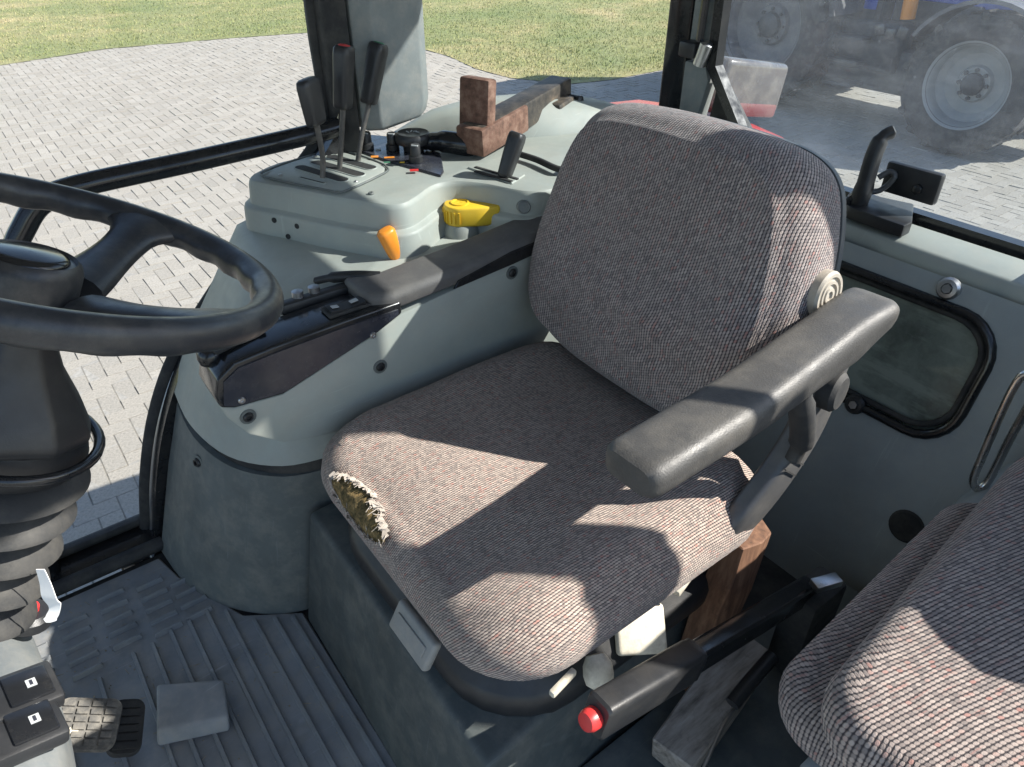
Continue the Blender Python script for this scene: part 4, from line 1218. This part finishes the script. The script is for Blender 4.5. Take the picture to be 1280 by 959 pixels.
cush = b.build('cushion', 'fabric', seat, 75)

# torn corner: bare foam with frayed fabric round it, laid along the front rim
rt = random.Random(11)
T0, TL = 0.872, 0.175
FRONT = sorted([p for p in ol_ if p[0] < CX], key=lambda p: p[1])
def front_x(y):
    for p, q in zip(FRONT, FRONT[1:]):
        if p[1] <= y <= q[1] and q[1] - p[1] > 1e-6:
            return p[0] + (q[0] - p[0]) * (y - p[1]) / (q[1] - p[1])
    return FRONT[len(FRONT) // 2][0]
def rim_point(y, t, lift=0.0):
    """point on the rolled front rim; t 0 = face of the rim, 1 = on top"""
    a = R(-5 + 95 * t)
    r = 0.034 + lift
    return Vector((front_x(y) + 0.026 - math.cos(a) * r, y, 0.483 + math.sin(a) * r * 1.02))
def tear_edge(u, top):
    """ragged outline of the tear along its length u"""
    w = max(0.0, math.sin(math.pi * u)) ** 0.6
    n1 = noise.noise(Vector((u * 9.0, 7.0 if top else 1.0, 0))) * 0.30 + noise.noise(Vector((u * 31.0, 3.0 if top else 5.0, 0))) * 0.16
    return 0.44 + (0.52 if top else -0.46) * w * (1.0 + n1)
b = MB()
NU, NV = 46, 12
gv = []
for i in range(NU + 1):
    u = i / NU
    y = T0 - TL * u
    lo, hi = tear_edge(u, False), tear_edge(u, True)
    row = []
    for j in range(NV + 1):
        v = j / NV
        ed_ = math.sin(math.pi * v)
        lift = 0.0006 + ed_ * (0.0025 + 0.0045 * noise.noise(Vector((u * 16, v * 6, 2.0))) + 0.003 * noise.noise(Vector((u * 45, v * 18, 8.0))))
        row.append(b.bm.verts.new(rim_point(y, lo + (hi - lo) * v, lift)))
    gv.append(row)
for i in range(NU):
    for j in range(NV):
        b.bm.faces.new((gv[i][j], gv[i + 1][j], gv[i + 1][j + 1], gv[i][j + 1]))
fo = b.build('torn_foam', 'foam', cush, 60)
tag(fo, 'brown foam bared by a tear in the cushion edge')
M['fray'] = plastic('frayed_threads', (0.36, 0.32, 0.28), 0.95, 0.3, None, 0, 100, 0.0, scale=60)
b = MB()
for i in range(85):
    u = rt.uniform(0.01, 0.99)
    top_ = rt.random() < 0.68
    y = T0 - TL * u
    p = rim_point(y + rt.uniform(-0.002, 0.002), tear_edge(u, top_) + (0.03 if top_ else -0.03), 0.0025)
    ln = rt.uniform(0.05, 0.16) * (1 if rt.random() < 0.8 else 2.2)
    q = rim_point(y + rt.uniform(-0.012, 0.012), tear_edge(u, top_) + (-ln if top_ else ln), rt.uniform(0.002, 0.012))
    mid = (p + q) / 2 + Vector((rt.uniform(-0.002, 0.002), rt.uniform(-0.003, 0.003), rt.uniform(-0.001, 0.004)))
    b.tube([p, mid, q], [0.0009, 0.0008, 0.0003], 4)
fy = b.build('frayed_thread', 'fray', cush, 50)
fy["kind"] = 'stuff'
# lifted flaps of cloth along the tear
b = MB()
for top_ in (True, False):
    for i in range(26 if top_ else 14):
        u = (i + rt.uniform(0.0, 0.8)) / (26 if top_ else 14)
        if u > 0.985 or u < 0.01: continue
        y = T0 - TL * u
        w = rt.uniform(0.0025, 0.0065)
        t0 = tear_edge(u, top_)
        d0 = 0.08 if top_ else -0.08
        d1 = (-1 if top_ else 1) * rt.uniform(0.02, 0.13)
        a0, a1 = rim_point(y - w, t0 + d0, 0.0006), rim_point(y + w, t0 + d0, 0.0006)
        c0, c1 = rim_point(y - w * 0.7 + rt.uniform(-0.003, 0.003), t0 + d1, rt.uniform(0.003, 0.009)), rim_point(y + w * 0.6, t0 + d1 * rt.uniform(0.3, 1.0), rt.uniform(0.003, 0.008))
        up_ = Vector((-0.0007, 0, 0.0007))
        b.poly_prism([a0, a1, c1, c0], [a0 + up_, a1 + up_, c1 + up_, c0 + up_])
b.build('torn_hem', 'fray', cush, 30)

# backrest
BT = R(15)
BO = Vector((0.782, 0.742, 0.565))
uu, nn = Vector((math.sin(BT), 0, math.cos(BT))), Vector((-math.cos(BT), 0, math.sin(BT)))
bm_ = Matrix(((0, uu.x, nn.x, BO.x), (-1, uu.y, nn.y, BO.y), (0, uu.z, nn.z, BO.z), (0, 0, 0, 1)))
half_ = [(0.0, -0.012), (0.12, -0.008), (0.20, 0.012), (0.252, 0.06), (0.274, 0.13), (0.274, 0.21), (0.262, 0.29), (0.245, 0.355), (0.217, 0.412), (0.172, 0.440), (0.10, 0.450), (0.0, 0.453)]
bo_ = half_ + [(-x, y) for x, y in half_[-2:0:-1]]
bo_ = [(p.x, p.y) for p in spline([(x, y, 0) for x, y in bo_], 6, True)]
def back_z(x, y, s):
    lx, ly = x / 0.285, (y - 0.22) / 0.24
    z = 0.020 + 0.010 * (1 - s ** 3)
    z += 0.012 * math.exp(-((abs(lx) - 0.72) / 0.17) ** 2) * (1 - 0.4 * max(0, ly))
    z += 0.016 * math.exp(-((y - 0.13) / 0.09) ** 2) * max(0, 1 - lx * lx)
    z += 0.006 * math.sin((y + 0.05 * x) * 95 + 2.2 * x * 3) * math.exp(-((y - 0.11) / 0.06) ** 2) * max(0, 1 - abs(lx * 1.1 - 0.1))
    z += 0.003 * noise.noise(Vector((x * 8, y * 8, 4.0)))
    return z
b = pad(bo_, [(-0.02, -0.108), (-0.004, -0.104), (0.002, -0.094), (0.005, -0.075), (0.005, -0.05), (0.004, -0.032), (0.0, -0.016), (-0.008, -0.002), (-0.018, 0.009), (-0.028, 0.016)], back_z, (0.985, 0.97, 0.95, 0.92, 0.88, 0.83, 0.77, 0.70, 0.62, 0.53, 0.44, 0.35, 0.26, 0.17, 0.08, 0.02), bm_)
bk = b.build('backrest', 'fabric_back', seat, 75)
b = MB()
sh = [[bm_ @ Vector((p[0], p[1], z)) for p in offset2(bo_, d)] for d, z in ((-0.004, -0.096), (0.003, -0.098), (0.004, -0.107), (-0.006, -0.125), (-0.04, -0.132))]
b.rings(sh); b.build('back_shell', 'shell', seat, 50)
# ribbed adjuster wheel at the side of the backrest
p = Vector((0.915, 0.484, 0.808))
b = MB(); b.lathe([(0.036, 0.0), (0.036, 0.022), (0.033, 0.026), (0.028, 0.026), (0.027, 0.023), (0.023, 0.023), (0.022, 0.026), (0.018, 0.026), (0.017, 0.023), (0.013, 0.023), (0.012, 0.026), (0.007, 0.026), (0.006, 0.023), (0, 0.023)], p, (0.05, -1, 0.1), 28); b.build('adjuster_wheel', 'knob', seat, 30)
# left armrest: padded bar, pivot and bracket
path = [(0.447, 0.388, 0.776), (0.52, 0.391, 0.777), (0.66, 0.400, 0.775), (0.80, 0.412, 0.781), (0.90, 0.420, 0.787), (0.988, 0.426, 0.786)]
b = MB()
prof = rrect(0.080, 0.046, 0.017, 5, 3)
P_ = spline(path, 6)
n_ = len(P_)
rg = []
for i, p in enumerate(P_):
    t = (P_[min(i + 1, n_ - 1)] - P_[max(i - 1, 0)]).normalized()
    s = t.cross(Vector((0, 0, 1))).normalized(); u = s.cross(t)
    e = min(i, (n_ - 1 - i))
    k = (0.80, 0.955)[e] if e < 2 else 1.0
    f = i / (n_ - 1)
    kw = 1.0 + 0.06 * f
    kh = 0.95 + 0.55 * min(1.0, f / 0.75) ** 1.5 - 0.75 * max(0.0, (f - 0.78) / 0.22)
    rg.append([p + s * x * k * kw + u * ((y - 0.023) * kh + 0.023) * k for x, y in prof])
b.rings(rg); ar = b.build('armrest', 'arm', seat, 50)
brp = [(0.93, 0.428, 0.748), (0.905, 0.424, 0.715), (0.885, 0.418, 0.665), (0.858, 0.415, 0.605), (0.81, 0.415, 0.545), (0.765, 0.42, 0.495), (0.745, 0.43, 0.455)]
b = MB(); b.tube(spline(brp, 6), 1.0, prof=[(x, y) for x, y in rrect(0.066, 0.036, 0.012, 4, 2)], up=(0, -1, 0)); brk = b.build('armrest_bracket', 'link', seat, 50)
p = Vector((0.845, 0.395, 0.735))
b = MB(); b.lathe([(0.030, 0), (0.030, 0.02), (0.024, 0.026), (0.010, 0.027), (0, 0.027)], (0.862, 0.403, 0.705), (0.15, -1, 0.05), 20); b.build('pivot_cover', 'black_matt', brk, 40)
b = MB(); b.tube(spline([(0.79, 0.40, 0.745), (0.80, 0.395, 0.70), (0.82, 0.392, 0.64), (0.815, 0.394, 0.60)], 5), [0.014] * 4 + [0.018] * 8 + [0.012] * 4, 10); b.build('bracket_gap', 'black_matt', brk, 50)
for k in range(2):
    pa = Vector((0.833 - 0.014 * k, 0.394, 0.585 - 0.014 * k))
    b = MB(); b.beam(pa + Vector((-0.018, 0.0, 0.016)), pa + Vector((0.02, 0.0, -0.016)), 0.002, 0.002); b.build('mark', 'black_matt', brk, 30)
# grey slide handle under the front edge
b = MB(); b.box((0.272, 0.592, 0.418), (0.016, 0.100, 0.050), Matrix.Rotation(R(30), 3, 'Y')).bevel(0.006, 3); sh_ = b.build('slide_handle', 'handle', seat, 40)
b = MB(); b.box((0.2642, 0.592, 0.4225), (0.003, 0.075, 0.020), Matrix.Rotation(R(30), 3, 'Y')).bevel(0.001, 1); b.build('handle_recess', 'handle', sh_, 40)
# worn adjusting paddles along the left side
b = MB(); b.box((0.575, 0.435, 0.352), (0.082, 0.075, 0.016), Euler((R(38), R(8), R(-28))).to_matrix()).bevel(0.007, 3); b.build('adjuster_paddle', 'cream', seat, 40)
b = MB(); b.box((0.775, 0.452, 0.43), (0.105, 0.014, 0.036), Euler((R(-18), R(10), R(8))).to_matrix()).bevel(0.006, 3); b.build('adjuster_paddle', 'cream', seat, 40)
b = MB(); b.box((0.66, 0.43, 0.405), (0.05, 0.012, 0.014), Euler((R(0), R(-12), R(12))).to_matrix()).bevel(0.003, 2); b.build('adjuster_paddle', 'cream', seat, 40)
b = MB(); b.tube([(0.472, 0.428, 0.386), (0.468, 0.418, 0.378), (0.462, 0.408, 0.370), (0.458, 0.400, 0.363), (0.456, 0.395, 0.359)], [0.012, 0.019, 0.020, 0.018, 0.010], prof=rrect(2.2, 1.6, 0.7, 4, 1)); b.build('valve_knob', 'cream', seat, 50)
b = MB(); b.box((0.40, 0.415, 0.40), (0.05, 0.01, 0.012), Matrix.Rotation(R(10), 3, 'Z')).bevel(0.003); b.build('lever_tab', 'cream', seat, 40)

# ------------------------------------------------------------------ steering wheel and column
WC = Vector((0.035, 0.728, 1.026)); WT = R(25); WR = 0.185
e1, e2, en = Vector((math.cos(WT), 0, -math.sin(WT))), Vector((0, 1, 0)), Vector((math.sin(WT), 0, math.cos(WT)))
sw = thing('steering_wheel', 'dark grey steering wheel on its column in front of the seat', 'steering wheel', (-0.2, 0.728, 0.3))
def wp(a, r, h=0.0): return WC + e1 * (math.cos(a) * r) + e2 * (math.sin(a) * r) + en * h
b = MB()
N = 144
rg = []
for i in range(N):
    a = 2 * math.pi * i / N
    rad = (e1 * math.cos(a) + e2 * math.sin(a))
    rr2 = []
    for k in range(14):
        t = 2 * math.pi * k / 14
        g = 0.0165
        bumpy = max(0, -math.cos(t) * 0.6 - math.sin(t) * 0.5) * 0.0042 * (0.5 + 0.5 * math.cos(a * 24))
        g = g - 0.002 + bumpy
        rr2.append(wp(a, WR) + rad * math.cos(t) * g + en * math.sin(t) * g * 1.06)
    rg.append(rr2)
b.rings(rg, False, False, True); b.build('rim', 'wheel', sw, 70)
for a in (R(52), R(180), R(-52)):
    P_ = [wp(a, 0.035, -0.045), wp(a, 0.075, -0.036), wp(a, 0.12, -0.022), wp(a, 0.155, -0.008), wp(a, 0.178, 0.0)]
    b = MB()
    tdir = (-e1 * math.sin(a) + e2 * math.cos(a))
    rg = []
    for i, p in enumerate(spline(P_, 4)):
        f = i / 16
        w = 0.026 + 0.004 * math.cos(f * 6.28) + 0.016 * max(0, f - 0.72) / 0.28 * 1.2
        h = 0.0115 + 0.003 * (1 - f)
        rg.append([p + tdir * x * w + en * y * h for x, y in [(math.cos(2 * math.pi * k / 14), math.sin(2 * math.pi * k / 14)) for k in range(14)]])
    b.rings(rg); b.build('spoke', 'wheel', sw, 60)
HC = WC - en * 0.05 - e1 * 0.02
b = MB(); b.lathe([(0.034, -0.02), (0.041, 0.0), (0.043, 0.03), (0.041, 0.038), (0.037, 0.042), (0.035, 0.039), (0.032, 0.0395), (0.0, 0.041)], HC, en, 36); hb_ = b.build('hub', 'wheel', sw, 35)
b = MB(); b.lathe([(0.031, 0.040), (0.030, 0.0425), (0.025, 0.0445), (0.0, 0.0455)], HC, en, 32); b.build('horn_cap', 'black_gloss', hb_, 50)
ax_ = -en
# angular shroud, widening downwards, with a raised front boss
b = MB()
rg = []
for d, w, h in ((0.045, 0.026, 0.024), (0.08, 0.030, 0.028), (0.115, 0.040, 0.040), (0.150, 0.058, 0.060), (0.172, 0.068, 0.070), (0.182, 0.066, 0.068), (0.186, 0.056, 0.056)):
    o = WC - en * d - e1 * 0.022
    rg.append([o + e1 * (y * h) + e2 * (x * w) for x, y in [(-1, -0.55), (-0.7, -1), (0.7, -1), (1, -0.55), (1, 0.45), (0.62, 0.92), (0.2, 1), (-0.2, 1), (-0.62, 0.92), (-1, 0.45)]])
b.rings(rg); b.bevel(0.004, 2, 25); shr = b.build('column_shroud', 'black', sw, 40)
b = MB(); b.tube([WC - en * 0.192 - e1 * 0.016 + e1 * math.cos(t) * 0.075 + e2 * math.sin(t) * 0.085 for t in [2 * math.pi * k / 40 for k in range(40)]], 0.0055, 8, True); b.build('shroud_lip', 'black_gloss', sw, 60)
b = MB(); b.lathe([(0.062, 0.184), (0.066, 0.205), (0.060, 0.222)], WC - e1 * 0.014, ax_, 32, True, True); b.build('collar', 'black', sw, 50)
prof = []
for k in range(5):
    d0 = 0.215 + 0.041 * k
    r0 = 0.072 - 0.006 * k
    prof += [(r0 - 0.024, d0), (r0 - 0.010, d0 + 0.013), (r0 - 0.001, d0 + 0.023), (r0, d0 + 0.027), (r0 - 0.004, d0 + 0.030), (r0 - 0.022, d0 + 0.0385)]
b = MB()
rg = []
for r_, d_ in prof:
    rg.append([WC - e1 * (0.014 + 0.02 * max(0, d_ - 0.22)) - en * (d_ + 0.006 * math.sin(2 * math.pi * k / 40 + d_ * 20)) + e1 * math.cos(2 * math.pi * k / 40) * r_ + e2 * math.sin(2 * math.pi * k / 40) * r_ * 1.08 for k in range(40)])
b.rings(rg); b.build('bellows', 'black_matt', sw, 38)
b = MB(); b.tube(spline([WC - en * 0.10 - e1 * 0.05 + e2 * -0.06, WC - en * 0.09 + e2 * -0.12 - e1 * 0.07, WC - en * 0.085 + e2 * -0.16 - e1 * 0.08], 4), 0.007, 8); b.build('indicator_stalk', 'black', sw, 50)

# ------------------------------------------------------------------ dashboard foot with rocker switches
dash = thing('dashboard', 'grey dashboard foot with two black rocker switches under the steering column', 'dashboard', (-0.3, 0.75, 0))
b = MB()
rg = []
for z, x1, y0, y1 in ((0.12, -0.215, 0.58, 0.88), (0.26, -0.195, 0.56, 0.90), (0.40, -0.165, 0.55, 0.92), (0.47, -0.155, 0.56, 0.92), (0.505, -0.172, 0.58, 0.90), (0.52, -0.22, 0.62, 0.86)):
    rg.append([(-0.62, y0, z), (x1 - 0.03, y0, z), (x1, y0 + 0.04, z), (x1 + 0.012, (y0 + y1) / 2, z), (x1, y1 - 0.04, z), (x1 - 0.03, y1, z), (-0.62, y1, z)])
b.rings(rg); b.bevel(0.012, 3, 30); b.build('dash_panel', 'dash', dash, 50)
for c in ((-0.172, 0.719, 0.530), (-0.177, 0.672, 0.525)):
    rot = Euler((0.1, 0.32, 0.15)).to_matrix()
    c = Vector(c)
    b = MB(); b.box(c, (0.085, 0.062, 0.022), rot).bevel(0.006, 2); rk = b.build('switch_frame', 'black', dash, 40)
    b = MB(); b.box(c + rot @ Vector((0.012, 0.0, 0.011)), (0.045, 0.044, 0.008), rot).bevel(0.003, 2); b.build('rocker', 'black_gloss', rk, 40)
    b = MB(); b.box(c + rot @ Vector((0.015, 0.0, 0.0155)), (0.010, 0.011, 0.0012), rot); b.build('mark', 'icon', rk, 30)
    b = MB(); b.box(c + rot @ Vector((0.015, 0.0, 0.0163)), (0.003, 0.007, 0.0012), rot); b.build('mark', 'decal', rk, 30)
b = MB(); b.lathe([(0.028, 0), (0.028, 0.014), (0.022, 0.02), (0, 0.02)], (-0.15, 0.86, 0.50), (0.4, 0, 1), 20); b.build('ignition_bezel', 'black', dash, 40)
b = MB(); b.lathe([(0.012, 0.018), (0.012, 0.026), (0, 0.027)], (-0.15, 0.86, 0.50), (0.4, 0, 1), 14); b.build('warning_lamp', 'red', dash, 40)
# white strip hanging under the column
b = MB()
st = [(-0.085, 0.660, 0.743), (-0.087, 0.660, 0.723), (-0.090, 0.660, 0.703), (-0.089, 0.660, 0.691), (-0.094, 0.660, 0.681), (-0.101, 0.660, 0.673)]
P_ = spline(st, 5)
n_ = len(P_)
rows = []
for i, p in enumerate(P_):
    w = 0.004 + 0.003 * math.sin(i / (n_ - 1) * math.pi) if i < n_ - 3 else 0.002 * (n_ - i)
    tw = (Vector((0.8, -0.6, 0.0)) + Vector((0, 0, 0.3 * math.sin(i * 0.5)))) * w
    rows.append([p - tw, p + tw, p + tw + Vector((0.0006, 0.0006, 0)), p - tw + Vector((0.0006, 0.0006, 0))])
b.rings(rows); st_ = b.build('paper_strip', 'white', None, 50)
tag(st_, 'torn white paper strip hanging under the black column bellows', 'paper strip')

# ------------------------------------------------------------------ pedals and foot block
def pedal(name, label, c, w, l, tilt, yaw, mat, studs, arm_mat):
    t = thing(name, label, 'pedal', (c[0], c[1], 0.01), 'pedals on the floor')
    rot = Euler((tilt[0], tilt[1], yaw)).to_matrix()
    c = Vector(c)
    pr = rrect(w, l, 0.018, 5, 2)
    b = MB(); b.rings([[c + rot @ Vector((x * k, y * k, z)) for x, y in pr] for k, z in ((0.95, -0.012), (1.0, -0.008), (1.0, 0.0), (0.97, 0.004))]); pp = b.build('pad', mat, t, 40)
    nx, ny = studs
    for i in range(nx):
        for j in range(ny):
            p = c + rot @ Vector(((i - (nx - 1) / 2) * w * 0.86 / nx, (j - (ny - 1) / 2) * l * 0.88 / ny, 0.0055))
            b = MB(); b.box(p, (w * 0.68 / nx, l * 0.66 / ny, 0.005), rot); b.build('stud', mat, pp, 20)
    b = MB(); b.beam(c + rot @ Vector((0, 0, -0.01)), c + Vector((-0.16, 0.03, 0.10)), 0.035, 0.014).bevel(0.004); b.build('arm', arm_mat, t, 40)
    return t
M['pedal'] = plastic('dusty_pedal_rubber', (0.085, 0.083, 0.078), 0.8, 0.2, DUST, 0.45, 200, 0.3, scale=20)
pedal('brake_pedal', 'dusty studded rubber brake pedal beside the dashboard foot', (-0.173, 0.966, 0.130), 0.10, 0.085, (R(16), R(26)), R(-22), 'pedal', (4, 6), 'cream')
pedal('accelerator_pedal', 'black ribbed pedal partly hidden behind the dusty studded pedal', (-0.126, 0.964, 0.075), 0.055, 0.10, (R(8), R(24)), R(-18), 'black_matt', (1, 6), 'black_matt')
fb = thing('foot_block', 'dark rubber foot block standing on the ribbed mat', 'foot block', (0.0, 0.93, 0.013))
b = MB()
q0 = [(-0.098, 0.936, 0.014), (0.018, 0.886, 0.014), (0.042, 0.973, 0.014), (-0.068, 1.044, 0.014)]
q1 = [(-0.087, 0.949, 0.045), (0.025, 0.895, 0.045), (0.044, 0.965, 0.060), (-0.061, 1.030, 0.060)]
b.poly_prism(q0, q1); b.bevel(0.006, 3); b.build('block', 'mat', fb, 40)

# ------------------------------------------------------------------ handbrake
hbk = thing('handbrake', 'black handbrake lever with red button lying beside the seat', 'handbrake lever', (0.85, 0.335, 0.105))
H0, H1, H2 = Vector((0.378, 0.332, 0.452)), Vector((0.575, 0.336, 0.392)), Vector((0.90, 0.345, 0.292))
pr = rrect(0.040, 0.056, 0.009, 4, 1)
def hb_ring(p, k):
    t = (H2 - H0).normalized(); s = t.cross(Vector((0, 0, 1))).normalized(); u = s.cross(t)
    return [p + s * x * k + u * y * k for x, y in pr]
d = (H2 - H0).normalized()
b = MB(); b.rings([hb_ring(H0, 0.88), hb_ring(H0 + d * 0.004, 1.0), hb_ring(H0 + (H1 - H0) * 0.93, 1.03), hb_ring(H0 + (H1 - H0) * 0.95, 0.97), hb_ring(H0 + (H1 - H0) * 0.985, 1.0), hb_ring(H1, 0.9)]); b.build('grip', 'black', hbk, 35)
b = MB(); b.rings([hb_ring(H1 - d * 0.01, 0.80), hb_ring(H2, 0.80)]); b.build('lever_bar', 'black_gloss', hbk, 35)
b = MB(); b.lathe([(0.0145, -0.004), (0.0145, 0.010), (0.012, 0.016), (0.006, 0.018), (0, 0.018)], H0 - d * 0.001, -d, 18); b.build('release_button', 'red', hbk, 45)
b = MB(); b.box((0.915, 0.335, 0.20), (0.10, 0.06, 0.20)).bevel(0.01); b.build('pivot_bracket', 'black_matt', hbk, 35)
b = MB(); b.box((0.90, 0.32, 0.335), (0.05, 0.022, 0.014), Matrix.Rotation(R(-20), 3, 'Z')).bevel(0.002); b.build('catch', 'steel', hbk, 35)

# ------------------------------------------------------------------ wood jammed beside the seat
b = MB()
ws = random.Random(4)
rg = []
for t in (0, 0.2, 0.4, 0.6, 0.8, 1.0):
    c = Vector((0.735, 0.425, 0.11)).lerp(Vector((0.80, 0.428, 0.435)), t)
    pr_ = [(-0.042, -0.025), (0.0, -0.030), (0.040, -0.024), (0.044, 0.022), (0.0, 0.028), (-0.040, 0.024)]
    rg.append([c + Vector((x + ws.uniform(-0.004, 0.004), y + ws.uniform(-0.004, 0.004), ws.uniform(-0.012, 0.012) if t in (0, 1.0) else 0)) for x, y in pr_])
b.rings(rg); b.bevel(0.002, 1, 40)
o = b.build('wood_post', 'wood', None, 25, loc=(0.74, 0.425, 0.105))
tag(o, 'split brown piece of wood wedged upright under the armrest bracket', 'wood')
b = MB()
rot = Euler((R(0), R(-7), R(10))).to_matrix()
c = Vector((0.685, 0.345, 0.163))
rg = []
for t in (0, 0.33, 0.66, 1.0):
    x = -0.13 + 0.26 * t
    rg.append([c + rot @ Vector((x + ws.uniform(-0.004, 0.004), y + ws.uniform(-0.003, 0.003), z + ws.uniform(-0.003, 0.003))) for y, z in ((-0.036, -0.032), (0.038, -0.032), (0.038, 0.032), (-0.036, 0.030))])
b.rings(rg); b.bevel(0.003, 1, 40)
o = b.build('wood_block', 'woodgrey', None, 25, loc=(0.70, 0.322, 0.13))
tag(o, 'grey weathered wood block lying under the handbrake lever', 'wood')
b = MB(); b.tube(spline([(0.740, 0.301, 0.240), (0.692, 0.301, 0.230), (0.635, 0.293, 0.220), (0.569, 0.272, 0.200), (0.523, 0.259, 0.180)], 5), 0.003, 6); o = b.build('brake_cable', 'steel', None, 50)
tag(o, 'thin steel cable running forward past the weathered wood block', 'cable')
b = MB(); b.tube(spline([(0.759, 0.307, 0.270), (0.694, 0.302, 0.260), (0.653, 0.298, 0.250)], 5), 0.012, 8); o = b.build('cable_clamp', 'black', None, 50)
tag(o, 'black cable clamp between the wood block and passenger seat', 'clamp')

# ------------------------------------------------------------------ folded passenger seat
ps_ = thing('passenger_seat', 'folded passenger seat in grey woven fabric at the left side', 'seat', (0.75, 0.10, 0.105))
def flatpad(outline, z0, z1, tilt, name, mat):
    cx = sum(p[0] for p in outline) / len(outline); cy = sum(p[1] for p in outline) / len(outline)
    th = z1 - z0
    fn = lambda x, y, s: z1 - 0.002 + 0.012 * (1 - s ** 3) + 0.003 * noise.noise(Vector((x * 10, y * 10, 9)))
    mt = Matrix.Translation((cx, cy, (z0 + z1) / 2)) @ tilt.to_matrix().to_4x4() @ Matrix.Translation((-cx, -cy, -(z0 + z1) / 2))
    b = pad(outline, [(-0.012, z0), (0.0, z0 + 0.004), (0.008, z0 + th * 0.25), (0.010, z0 + th * 0.5), (0.006, z0 + th * 0.75), (-0.006, z0 + th * 0.92), (-0.018, z1 - 0.001)], fn, (0.96, 0.91, 0.85, 0.77, 0.68, 0.57, 0.45, 0.32, 0.18, 0.05), mt)
    return b.build(name, mat, ps_, 75)
ou = [(p[0] + 0.82, p[1] + 0.045) for p in rrect(0.52, 0.36, 0.07, 7, 8)]
flatpad(ou, 0.445, 0.512, Euler((0, R(-3), R(2))), 'seat_cushion', 'fabric_pass')
ou = [(p[0] + 0.83, p[1] - 0.04) for p in rrect(0.60, 0.42, 0.06, 7, 8)]
flatpad(ou, 0.530, 0.602, Euler((R(3), R(-4), R(4))), 'folded_backrest', 'fabric_pass')
b = MB(); b.rings([[(0.52, -0.10, 0.105), (1.0, -0.10, 0.105), (1.0, 0.13, 0.105), (0.54, 0.13, 0.105)], [(0.47, -0.10, 0.44), (1.0, -0.10, 0.44), (1.0, 0.15, 0.44), (0.53, 0.15, 0.44)]]); b.bevel(0.02, 3); b.build('pedestal', 'trim_side', ps_, 40)
b = MB(); b.box((0.80, 0.0, 0.522), (0.40, 0.25, 0.03)).bevel(0.008); b.build('hinge_plate', 'black_matt', ps_, 40)

# chrome grab handle on the left fender box
b = MB(); b.tube(spline([(1.160, 0.239, 0.460), (1.150, 0.249, 0.480), (1.150, 0.252, 0.530), (1.150, 0.255, 0.611), (1.150, 0.255, 0.669), (1.150, 0.249, 0.693), (1.150, 0.231, 0.688), (1.160, 0.229, 0.653), (1.170, 0.233, 0.567), (1.170, 0.233, 0.481), (1.160, 0.239, 0.460)], 5)[:-1], 0.0065, 10, True)
o = b.build('chrome_handle', 'chrome', None, 60, loc=(1.150, 0.245, 0.585))
tag(o, 'bent chrome grab handle behind the folded passenger seat', 'handle')

# ------------------------------------------------------------------ rear window latch
lt = thing('window_latch', 'black rear window latch with upright handle on the window ledge', 'latch', (1.43, 0.72, 0.735))
b = MB(); b.prism_z([(1.408, 0.734, 0.745)[:2], (1.476, 0.758, 0.745)[:2], (1.508, 0.636, 0.745)[:2], (1.413, 0.588, 0.745)[:2], (1.382, 0.587, 0.745)[:2], (1.387, 0.706, 0.745)[:2]], 0.732, 0.758).bevel(0.004, 2); b.build('base', 'black', lt, 40)
hp = [(1.420, 0.708, 0.755), (1.420, 0.704, 0.790), (1.430, 0.708, 0.852), (1.440, 0.706, 0.886), (1.455, 0.694, 0.899)]
b = MB(); b.tube(spline(hp, 5), [0.020] * 6 + [0.018] * 9 + [0.014] * 5 + [0.010], prof=rrect(2.0, 1.5, 0.5, 3, 1), up=(0, 0.4, 0.2)); b.build('handle', 'black', lt, 50)
b = MB(); b.tube(spline([(1.430, 0.707, 0.779), (1.450, 0.685, 0.784), (1.460, 0.669, 0.813), (1.460, 0.682, 0.821), (1.450, 0.696, 0.807)], 4), 0.006, 8); b.build('link', 'link', lt, 50)
b = MB(); b.lathe([(0.017, -0.012), (0.017, 0.012), (0.012, 0.016), (0.006, 0.016), (0.005, 0.012), (0, 0.012)], (1.415, 0.713, 0.760), (-1, -0.5, 0.1), 18); b.build('pivot', 'black_gloss', lt, 40)
b = MB(); b.box((1.475, 0.639, 0.808), (0.02, 0.112, 0.062)).bevel(0.006, 2); pl_ = b.build('striker_plate', 'black', lt, 40)
b = MB(); b.lathe([(0.011, 0), (0.010, 0.006), (0.005, 0.008), (0, 0.008)], (1.464, 0.620, 0.802), (-1, 0, 0.1), 6); b.build('bolt', 'black_gloss', pl_, 30)
